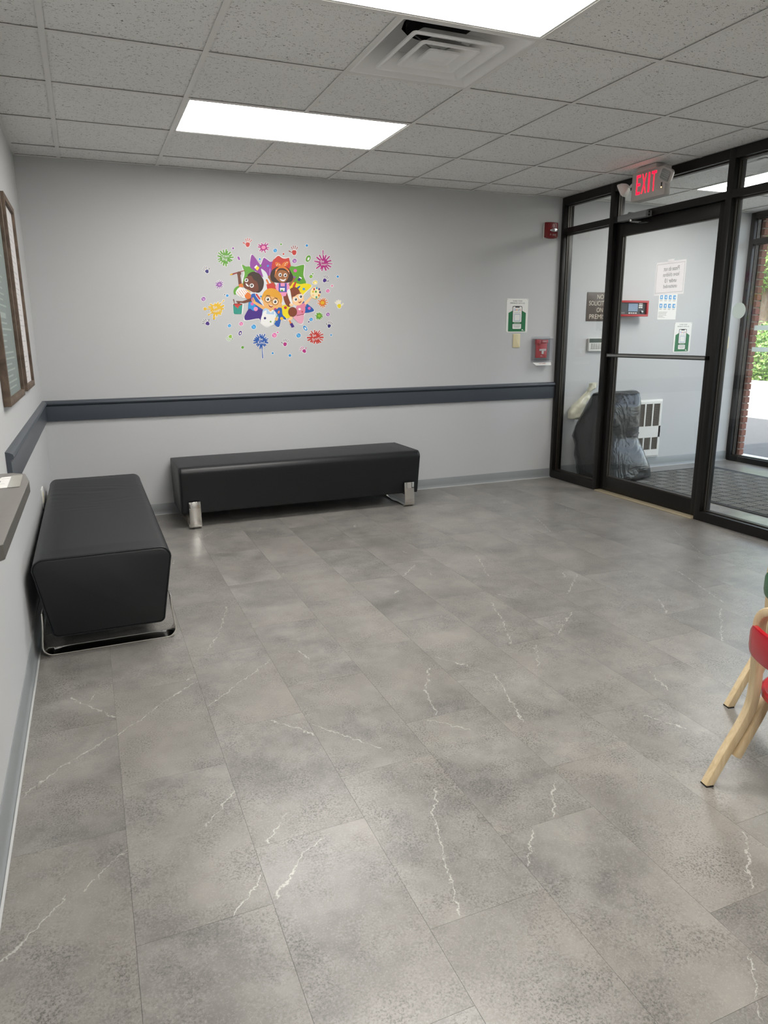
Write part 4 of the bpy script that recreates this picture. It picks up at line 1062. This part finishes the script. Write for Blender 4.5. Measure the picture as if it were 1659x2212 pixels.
# door closer
dc = thing('door_closer', 'grey door closer box with folding steel arm above the door', 'door closer', (4.19, -.94, 2.05))
mc = mk('closer grey', lin((128, 130, 131)), .4, .1)
mb = MB(); mb.box(4.168, W - .0008, -1.088, -.785, 2.120, 2.162, mc); mb.build('closer_body', dc, bevel=.006)
mb = MB(); mb.lathe([(.02, 4.175), (.02, 4.226)], lambda a, b, n: (n, -.905 + a, 2.155 + b), mc, 16); mb.build('pinion_boss', dc, smooth=40)
for z in (2.131, 2.151):
    mb = MB(); mb.lathe([(.0075, 0), (.0075, .002)], lambda a, b, n, z=z: (4.198 + a, -1.088 - n, z + b), M_GASKET, 12); mb.build('end_port', dc)
mb = MB(); mb.lathe([(.017, 2.122), (.017, 2.108), (.012, 2.104)], lambda a, b, n: (4.190 + a, -.915 + b, n), M_STEEL, 14); mb.build('arm_hub', dc, smooth=40)
mb = MB(); mb.tube([(4.190, -.915, 2.108), (4.178, -.96, 2.100), (4.160, -1.05, 2.083)], .0075, M_STEEL, 8); mb.build('main_arm', dc, smooth=50)
mb = MB(); mb.sweep([(4.160, -1.04, 2.081), (4.158, -1.125, 2.074)], [(-.004, -.009), (.004, -.009), (.004, .009), (-.004, .009)], mk('dark arm', lin((60, 61, 62)), .3, .7), side=(0, 0, 1)); mb.build('arm_shoe', dc, bevel=.002)

# notice on the door glass, read from the vestibule side
DN = W + .0565
f = lambda u, v, n: (DN - n, -1.255 - u, 1.682 + v)
nt = thing('door_notice', 'white paper notice in a plastic sleeve on the door glass, lettering reversed', 'notice', (DN, -1.255, 1.57))
mb = MB(); mb.flat([(-.143, -.116), (.143, -.116), (.143, .116), (-.143, .116)], f, .0006, M_THIN); mb.build('sheet', nt)
mb = MB(); wl = mk('faint grey line', lin((170, 168, 168)), .6)
for a in ((-.132, .100, .134, .102), (-.132, -.100, .134, -.098), (-.134, -.100, -.132, .102), (.132, -.100, .134, .102)): mb.flat([(a[0], a[1]), (a[2], a[1]), (a[2], a[3]), (a[0], a[3])], f, .0013, wl)
mb.build('border_line', nt)
fm = lambda u, v, n: f(-u, v, n); gi = mk('grey ink seen through paper', lin((140, 138, 138)), .7); gb = mk('bold grey ink seen through paper', lin((105, 103, 103)), .7)
mb = MB()
for s_, v, h, w, m in (('Please do not', .066, .030, .150, gi), ('leave children', .026, .028, .155, gi), ('under 13', -.016, .028, .112, gb), ('unattended', -.055, .026, .130, gi)): text(mb, s_, -.01, v, fm, .0014, m, h=h, w=w)
mb.build('lettering', nt)
mb = MB(); mb.flat([(-.03, .108), (.03, .108), (.03, .130), (-.03, .130)], f, .0012, M_THIN); mb.build('tape_strip', nt)

# round sticker on the sidelight
rs = MB(); rs.lathe([(.051, 0), (.051, .0012)], lambda a, b, n: (W + .0505 - n, -1.893 + a, 1.432 + b), M_FROST, 28)
tag(rs.build('round_sticker'), 'round frosted sticker on the sidelight glass', 'sticker')

# no soliciting sign
f = onback(4.690, 1.535)
ns = thing('soliciting_sign', 'brown engraved sign reading NO SOLICITING ON PREMISES', 'sign', (4.69, 0, 1.41))
mb = MB(); mb.prism(rrect(-.146, -.126, .146, .126, .004), f, .0005, .005, mk('brown sign plastic', lin((82, 70, 62)), .4)); mb.build('plate', ns, bevel=.001)
ms = mk('cream engraved letters', lin((214, 206, 190)), .6)
for s_, v, w in (('NO', .087, .070), ('SOLICITING', .031, .245), ('ON', -.028, .070), ('PREMISES', -.086, .225)):
    mb = MB(); text(mb, s_, 0, v, f, .0056, ms, h=.040, w=w); mb.build('lettering', ns)

# fire alarm annunciator
fa = thing('fire_alarm_annunciator', 'red framed fire alarm panel with grey screen', 'alarm panel', (4.99, 0, 1.45))
f = onback(4.985, 1.519)
mb = MB(); mb.prism(rrect(-.17, -.06, .16, .06, .004), f, .0005, .055, mk('alarm back box', lin((150, 40, 46)), .45)); mb.build('back_box', fa)
mb = MB(); y_ = .10
for a in ((-.19, -.070, .185, -.052), (-.19, .052, .185, .070), (-.19, -.052, -.168, .052), (.163, -.052, .185, .052)): mb.prism(rrect(*a, .002, 1), f, .055, y_, M_REDP)
mb.build('bezel', fa, bevel=.003)
mb = MB(); mb.prism(rrect(-.168, -.052, .163, .052, .002), f, .055, .084, mk('charcoal face', lin((52, 52, 56)), .4)); mb.build('face_plate', fa)
mb = MB(); mb.prism(rrect(-.04, -.026, .068, .046, .002), f, .084, .088, mk('grey screen', lin((120, 140, 165)), .25)); sc = mb.build('screen', fa)
mb = MB(); 
for k in range(4): mb.prism(rrect(-.034 + k * .025, -.044, -.016 + k * .025, -.036, .001, 1), f, .084, .088, M_WHITE)
tag(mb.build('small_keys', fa), kind='stuff')
for k in range(3):
    for j in range(2):
        mb = MB(); mb.prism(rrect(.080 + j * .022, .036 - k * .016, .099 + j * .022, .047 - k * .016, .001, 1), f, .084, .089, M_WHITE); mb.build('button', fa)
mb = MB(); mb.lathe([(.012, .084), (.012, .094), (.008, .096)], lambda a, b, n: f(.118 + a, -.03 + b, n), M_STEEL, 14); mb.build('key_lock', fa, smooth=40)
mb = MB()
for k in range(2): mb.flat([(-.14, -.044 + .008 * k), (-.075, -.044 + .008 * k), (-.075, -.041 + .008 * k), (-.14, -.041 + .008 * k)], f, .0846, gp)
tag(mb.build('fine_print', fa), kind='stuff')

# keypad
kp = thing('alarm_keypad', 'white burglar alarm keypad with dark display', 'keypad', (4.67, 0, 1.14))
f = onback(4.665, 1.2)
mb = MB(); mb.prism(rrect(-.088, -.058, .088, .058, .005), f, .0005, .026, M_WHITE); mb.build('case', kp, bevel=.003)
mb = MB(); mb.prism(rrect(-.084, .018, .084, .055, .003), f, .026, .028, mk('dark display', lin((48, 62, 58)), .2)); mb.build('display', kp)
for r in range(4):
    for c_ in range(5):
        mb = MB(); mb.prism(rrect(-.066 + c_ * .027, .002 - r * .013, -.046 + c_ * .027, .010 - r * .013, .002, 2), f, .026, .0285, mk('grey key', lin((150, 150, 146)), .5)); mb.build('key', kp)

# flyer with blue pictograms
fy = thing('icon_flyer', 'white flyer with two rows of blue pictograms', 'flyer', (5.487, 0, 1.425))
f = onback(5.487, 1.566)
mb = MB(); mb.prism(rrect(-.112, -.141, .112, .141, .001, 1), f, .0005, .0012, M_PAPER); mb.build('sheet', fy)
mbl = mk('blue pictogram print', hexc('5b9bcf'), .5)
for r in range(2):
    for c_ in range(4):
        u, v = -.082 + c_ * .053, .062 - r * .078
        mb = MB(); mb.flat(rrect(u - .017, v - .019, u + .017, v + .019, .003, 2), f, .0016, mbl); mb.flat(circ(u + .002 * c_, v, .007, .009, 10), f, .0019, M_PAPER); mb.build('pictogram', fy)
mb = MB()
for r in range(2):
    for c_ in range(4):
        u, v = -.082 + c_ * .053, .062 - r * .078
        for k in range(2): mb.flat([(u - .017, v - .028 - .007 * k), (u + .017 - .006 * k, v - .028 - .007 * k), (u + .017 - .006 * k, v - .025 - .007 * k), (u - .017, v - .025 - .007 * k)], f, .0016, gp)
for k, w in enumerate((.11, .10, .095, .10, .06, .085)): mb.flat([(-.105, -.074 - .010 * k), (-.105 + w, -.074 - .010 * k), (-.105 + w, -.071 - .010 * k), (-.105, -.071 - .010 * k)], f, .0016, gp)
tag(mb.build('printed_lines', fy), kind='stuff')

# recessed wall heater
ht_ = thing('wall_heater', 'white wall heater with six slotted grilles', 'heater', (5.345, 0, .09))
f = onback(5.345, .386)
mb = MB(); mb.prism(rrect(-.170, -.284, .170, .284, .004), f, .0005, .018, M_WHITE); mb.build('flange', ht_, bevel=.002)
mb = MB()
bars = [(-.150, .255, .150, .272), (-.150, .012, .150, .034), (-.150, -.104, .150, -.088), (-.150, -.262, .150, -.214), (-.150, -.104, .150, .034)]
bars = [(-.156, .245, .156, .268), (-.156, -.084, .156, .027), (-.156, -.264, .156, -.205), (-.156, -.205, -.142, .245), (.132, -.205, .156, .245), (-.056, .027, -.040, .245), (.038, .027, .054, .245), (-.052, -.205, -.036, -.084), (.042, -.205, .058, -.084)]
for a in bars: mb.prism(rrect(*a, .0015, 1), f, .018, .030, M_WHITE)
mb.build('cover_frame', ht_)
mg = mk('brown grille mesh', lin((98, 88, 76)), .5, var=.2, vscale=70)
for (a, b) in ((-.142, -.056), (-.040, .038), (.054, .132)):
    for (c_, d_) in ((.027, .245), (-.205, -.084)):
        mb = MB(); mb.prism([(a, c_), (b, c_), (b, d_), (a, d_)], f, .018, .019, mk('dark recess', lin((40, 36, 32)), .7)); g_ = mb.build('grille', ht_)
        mb = MB(); k = c_ + .004
        while k < d_ - .004: mb.prism([(a, k), (b, k), (b, k + .0042), (a, k + .0042)], f, .019, .025, mg); k += .0085
        tag(mb.build('louver', g_), kind='stuff')
mb = MB(); mb.lathe([(.006, .030), (.006, .036), (.004, .037)], lambda a, b, n: f(-.115 + a, -.03 + b, n), M_GASKET, 12); mb.build('thermostat_knob', ht_)

# ivory plate near the outer jamb
tp = MB(); tp.prism(rrect(-.035, -.057, .035, .057, .004), onback(6.284, 1.20), .0005, .007, M_IVORY)
tag(tp.build('switch_plate', bevel=.002), 'ivory plate on the vestibule wall by the outer window', 'cover plate')

# floor mat with parquet ribs
fmx = thing('floor_mat', 'charcoal ribbed entrance mat on the vestibule floor', 'mat', (5.37, -1.2, 0))
mx0, mx1, my0, my1 = 4.74, 6.00, -2.15, -.245
mmat = mk('charcoal mat', lin((50, 52, 54)), .9, var=.2, vscale=200)
mb = MB(); mb.box(mx0, mx1, my0, my1, .0004, .007, mmat); mb.build('mat_base', fmx, bevel=.003)
mb = MB(); mr = mk('worn mat ribs', lin((128, 128, 124)), .85, var=.2, vscale=120); s_ = .115
nx, ny = int((mx1 - mx0 - .06) / s_), int((my1 - my0 - .06) / s_)
for i in range(nx):
    for j in range(ny):
        ax, ay = mx0 + .03 + i * s_, my0 + .03 + j * s_
        for k in range(5):
            o_ = .012 + k * .020
            if (i + j) % 2: mb.box(ax + .006, ax + s_ - .006, ay + o_, ay + o_ + .008, .0068, .0105, mr)
            else: mb.box(ax + o_, ax + o_ + .008, ay + .006, ay + s_ - .006, .0068, .0105, mr)
tag(mb.build('raised_ribs', fmx), kind='stuff')

# bin bags
def bag(name, label, cat, rings, m, seed, amp, fr, seg=64, sub=6):
    """stacked outline rings (cx, cy, z, rx, ry) resampled and crumpled"""
    rg = []
    for a, b in zip(rings[:-1], rings[1:]):
        for k in range(sub): t = k / sub; rg.append([a[j] + (b[j] - a[j]) * t for j in range(5)])
    rg.append(list(rings[-1])); out = []
    zt = rings[-1][2]
    for cx, cy, z, rx, ry in rg:
        ring = []
        for i in range(seg):
            a = 2 * math.pi * i / seg; ca, sa = math.cos(a), math.sin(a); e = .58
            x = rx * math.copysign(abs(ca) ** e, ca); y = ry * math.copysign(abs(sa) ** e, sa)
            q = Vector((cx + x, cy + y, z)) * fr + Vector((seed, seed, 0))
            d = noise.turbulence(q, 4, True) * amp + noise.noise(q * .45) * amp * 1.2
            fz = min(1, z / .06)
            r_ = 1 - d / max(rx, ry)
            ring.append((cx + x * r_, min(cy + y * r_, -.012), z + noise.noise(q * 1.3) * amp * .5 * fz))
        out.append(ring)
    mb = MB(); mb.loft(out, m)
    o = mb.build(name, smooth=75); tag(o, label, cat, 'bin bags in the vestibule'); return o
bag('bin_bag', 'large black plastic bin bag in the vestibule', 'bin bag',
    [(4.70, -.31, .001, .25, .19), (4.70, -.31, .03, .33, .25), (4.68, -.30, .12, .325, .25), (4.64, -.28, .28, .298, .25), (4.622, -.255, .385, .287, .24), (4.63, -.275, .48, .28, .215), (4.642, -.30, .58, .268, .19), (4.658, -.318, .68, .255, .16), (4.68, -.335, .78, .235, .09), (4.70, -.335, .795, .20, .05)], M_BAG, 5.7, .022, 4.2)
bag('cream_bag', 'cream plastic bag wedged behind the black bin bag', 'bin bag',
    [(4.46, -.065, .53, .05, .03), (4.45, -.065, .545, .08, .05), (4.45, -.065, .60, .085, .052), (4.48, -.065, .66, .08, .05), (4.54, -.06, .72, .075, .045), (4.59, -.06, .78, .05, .035), (4.615, -.06, .82, .05, .035), (4.63, -.06, .855, .055, .03)], mk('cream plastic', lin((206, 202, 182)), .35, var=.08, vscale=12, bump=.5, bscale=30), 8.2, .03, 9.0, 48)

# ================================================================== CHILDREN'S CHAIRS
def kid_chair(label, colour_m, loc, ang):
    t = thing('childrens_chair', label, 'chair', (0, 0, 0), 'bentwood childrens chairs')
    yw = .140; zt = .552; r = .062; w, th = .0140, .0125
    prof = [(-.275, 0.0), (-.226, .10), (-.181, .185), (-.158, .245), (-.153, .31), (-.157, .39), (-.164, zt - r)]
    # smooth the bend in the upright
    def cat(pts, n=6):
        out = []
        for i in range(len(pts) - 1):
            p0, p1, p2, p3 = pts[max(i - 1, 0)], pts[i], pts[i + 1], pts[min(i + 2, len(pts) - 1)]
            for k in range(n):
                q = k / n
                out.append(tuple(.5 * (2 * p1[j] + (p2[j] - p0[j]) * q + (2 * p0[j] - 5 * p1[j] + 4 * p2[j] - p3[j]) * q * q + (3 * p1[j] - p0[j] - 3 * p2[j] + p3[j]) * q ** 3) for j in range(len(p1))))
        out.append(pts[-1]); return out
    side = cat(prof, 5)
    left = [(x, -yw, z) for x, z in side]; arch = []
    for k in range(1, 9):
        a = math.radians(180 - 90 * k / 8); arch.append((-.164 - .006 * k / 8, -yw + r + r * math.cos(a), zt - r + r * math.sin(a)))
    arch2 = [(x, -y, z) for x, y, z in reversed(arch)]
    rightp = [(x, yw, z) for x, z in reversed(side)]
    path = left + arch + arch2 + rightp
    sec = rrect(-w, -th, w, th, .004, 2)
    mb = MB()
    P = [Vector(p) for p in path]; rings = []
    for i, p in enumerate(P):
        d = (P[min(i + 1, len(P) - 1)] - P[max(i - 1, 0)]).normalized()
        fwd = Vector((1, 0, 0)); s_ = (fwd - d * fwd.dot(d)).normalized(); nn = d.cross(s_)
        rings.append([tuple(p + s_ * a + nn * b) for a, b in sec])
    mb.loft(rings, M_BIRCH); mb.build('back_hoop', t, smooth=40)
    for s in (-1, 1):
        y = s * (yw - .001 - .0); yy = y - s * .0
        # bent bracket from under the seat, running down beside the rear leg
        br = cat([(.0, .262), (-.075, .262), (-.112, .250), (-.134, .205), (-.168, .135), (-.192, .085)], 5)
        mb = MB(); mb.sweep([(x, yy * .985, z) for x, z in br], rrect(-w * .95, -th, w * .95, th, .004, 2), M_BIRCH, side=(0, 1, 0)); mb.build('bent_bracket', t, smooth=40)
        fl_ = cat([(.02, .262), (.085, .262), (.118, .245), (.132, .19), (.150, .0)], 5)
        mb = MB(); mb.sweep([(x, y * .92, z) for x, z in fl_], rrect(-w, -th, w, th, .004, 2), M_BIRCH, side=(0, 1, 0)); mb.build('front_leg', t, smooth=40)
        mb = MB(); mb.box(-.287, -.263, y - .0136, y + .0136, 0, .004, M_GASKET); mb.build('foot_pad', t)
        mb = MB(); mb.lathe([(.0075, 0), (.0075, .002), (.004, .003)], lambda a, b, n, s=s: (-.157 + a, s * (yw + .0105 + n), .275 + b), M_STEEL, 12); mb.build('bolt_cap', t, smooth=40)
    mb = MB(); mb.lathe([(.001, .274), (.155, .274), (.165, .279), (.165, .293), (.159, .299), (.10, .2975), (.001, .296)], lambda a, b, n: (a + .004, b + .045, n), colour_m, 40, cap=False); mb.build('seat', t, smooth=40)
    mb = MB(); rings = []                      # backrest: a bowed band across the back of the hoop
    for k in range(33):
        a = -1 + k / 16; y = a * .143; x = -.182 - .034 * (1 - a * a); e = math.sqrt(max(.05, 1 - abs(a) ** 14)); hz = .043 * (.55 + .45 * e); zc = .458
        rings.append([(x - .006, y, zc - hz), (x + .006, y, zc - hz), (x + .008, y, zc - hz + .006), (x + .008, y, zc + hz - .006), (x + .006, y, zc + hz), (x - .006, y, zc + hz), (x - .008, y, zc + hz - .006), (x - .008, y, zc - hz + .006)])
    mb.loft(rings, colour_m); mb.build('backrest', t, smooth=50)
    t.location = loc; t.rotation_euler = (0, 0, ang)
    return t
ang = math.radians(-10)
red = kid_chair('small bentwood chair with glossy red seat and backrest', mk('glossy red lacquer', lin((176, 12, 34)), .18, coat=.4, var=.03), (2.126, -4.272, 0), ang)
kid_chair('small bentwood chair with glossy green backrest behind the red one', mk('glossy green lacquer', lin((16, 92, 52)), .2, coat=.4, var=.03), (2.553, -3.965, 0), ang)

# ================================================================== OUTSIDE
tag(box('pavement', XO + .1, 7.2, -9, 9, -.16, -.05, mk('concrete paving', lin((186, 184, 178)), .85, var=.1, vscale=8)), 'pale concrete walk outside the window', 'pavement', kind='structure')
tag(box('gravel_bed', 7.2, 10.4, -9, 13, -.16, -.06, mk('dark gravel', lin((82, 80, 80)), .9, var=.5, vscale=45, bump=1.0, bscale=40)), 'dark gravel strip beside the walk', kind='structure')
tag(box('car_park', 10.4, 17.0, -15, 25, -.17, -.07, mk('worn asphalt', lin((158, 152, 144)), .9, var=.1, vscale=6)), 'sunlit pale asphalt car park', kind='structure')
tag(box('grass_bank', 17.0, 60, -30, 60, -.17, -.03, mk('dry grass', lin((128, 126, 92)), .9, var=.25, vscale=3)), 'grassy bank beyond the car park', kind='structure')
tag(box('kerb', 16.9, 17.05, -15, 25, -.16, .06, mk('stone kerb', lin((190, 186, 176)), .85, var=.1, vscale=8)), 'pale stone kerb', kind='structure')
# brick pier at the outer jamb, brick by brick
pier = box('wall_pier', XO + .104, XO + .158, -.066, .115, -.16, 2.75, M_MORTAR)
tag(pier, 'brick pier beside the outer window', kind='structure')
proto = None; z = -.15; k = 0
while z < 2.70:
    if True:
        x0, x1 = XO + .102, XO + .162 + .004 * random.random()
        b_ = MB().box(x0, x1, -.078 - .006 * random.random(), .02 if k % 2 else .1, z, z + .057, M_BRICK).build('brick', pier, bevel=.003, seg=1)
    z += .0677; k += 1
def foliage(name, label, c, n, spread, size, cols, trunk=None, seed=0):
    """a plant: stem and a cloud of small folded leaves"""
    q = random.Random(seed); t = thing(name, label, 'tree' if trunk else 'shrub', (c[0], c[1], -.05), 'planting beyond the car park')
    mb = MB(); ms_ = [mk('leaf ' + h, h, .6, var=.2, vscale=3) for h in cols]
    n = int(n * 2.2); size *= .62
    for i in range(n):
        while True:
            p = Vector((q.uniform(-1, 1), q.uniform(-1, 1), q.uniform(-1, 1)))
            if p.length < 1: break
        p = p.normalized() * p.length ** .45
        o = Vector((c[0] + p.x * spread[0], c[1] + p.y * spread[1], c[2] + p.z * spread[2])) + Vector((q.gauss(0, .1), q.gauss(0, .1), q.gauss(0, .1)))
        if o.z < 0: o.z = q.uniform(0, .3)
        a = Vector((q.gauss(0, 1), q.gauss(0, 1), q.gauss(0, .6))).normalized(); b = a.cross(Vector((q.gauss(0, 1), q.gauss(0, 1), q.gauss(0, 1)))).normalized()
        s = size * q.uniform(.6, 1.3)
        up = a.cross(b) * s * .25
        mb.add([tuple(o - a * s), tuple(o + b * s * .5 + up), tuple(o + a * s), tuple(o - b * s * .5 + up)], [(0, 1, 2), (0, 2, 3)], q.choice(ms_))
    tag(mb.build('foliage', t), kind='stuff')
    mb = MB(); r = trunk or .05
    mb.tube([(c[0], c[1], -.05), (c[0] + .05, c[1] - .03, c[2] * .5), (c[0] - .03, c[1] + .05, c[2])], r, mk('bark', lin((104, 92, 80)), .95, var=.3, vscale=9, bump=1, bscale=12), 10); mb.build('trunk', t, smooth=60)
G1 = ('54793a', '6c8f47', '86a45e'); G2 = ('2f5334', '44693f', '3b5f3c'); G3 = ('7c9c52', '9bb46e', '62854a')
foliage('shrub', 'yellow green shrub at the edge of the car park', (18.4, 9.4, .75), 1500, (.8, .7, .8), .10, G3, None, 1)
foliage('shrub', 'dense mid green shrub beside the yellow green one', (19.8, 12.4, .9), 2200, (1.1, 1.1, .95), .11, G1, None, 2)
foliage('leafy_tree', 'leafy bright green tree with a pale trunk', (21.8, 12.6, 5.2), 5000, (1.9, 2.0, 2.6), .13, G3, .16, 3)
foliage('leafy_tree', 'dark green tree behind the shrubs', (26.2, 17.2, 4.8), 6000, (2.2, 2.4, 4.2), .16, G2, .22, 4)
foliage('leafy_tree', 'mid green tree further along the bank', (27.5, 11.0, 4.8), 6000, (2.4, 2.8, 4.2), .16, G1, .22, 5)
foliage('leafy_tree', 'tall dark tree farther back on the bank', (33.0, 22.5, 5.5), 6000, (3.2, 3.6, 5.5), .20, G2, .25, 6)
foliage('shrub', 'wide dark hedge shrub under the trees', (23.2, 16.4, 1.1), 3500, (.9, 1.6, 1.2), .13, G2, None, 7)
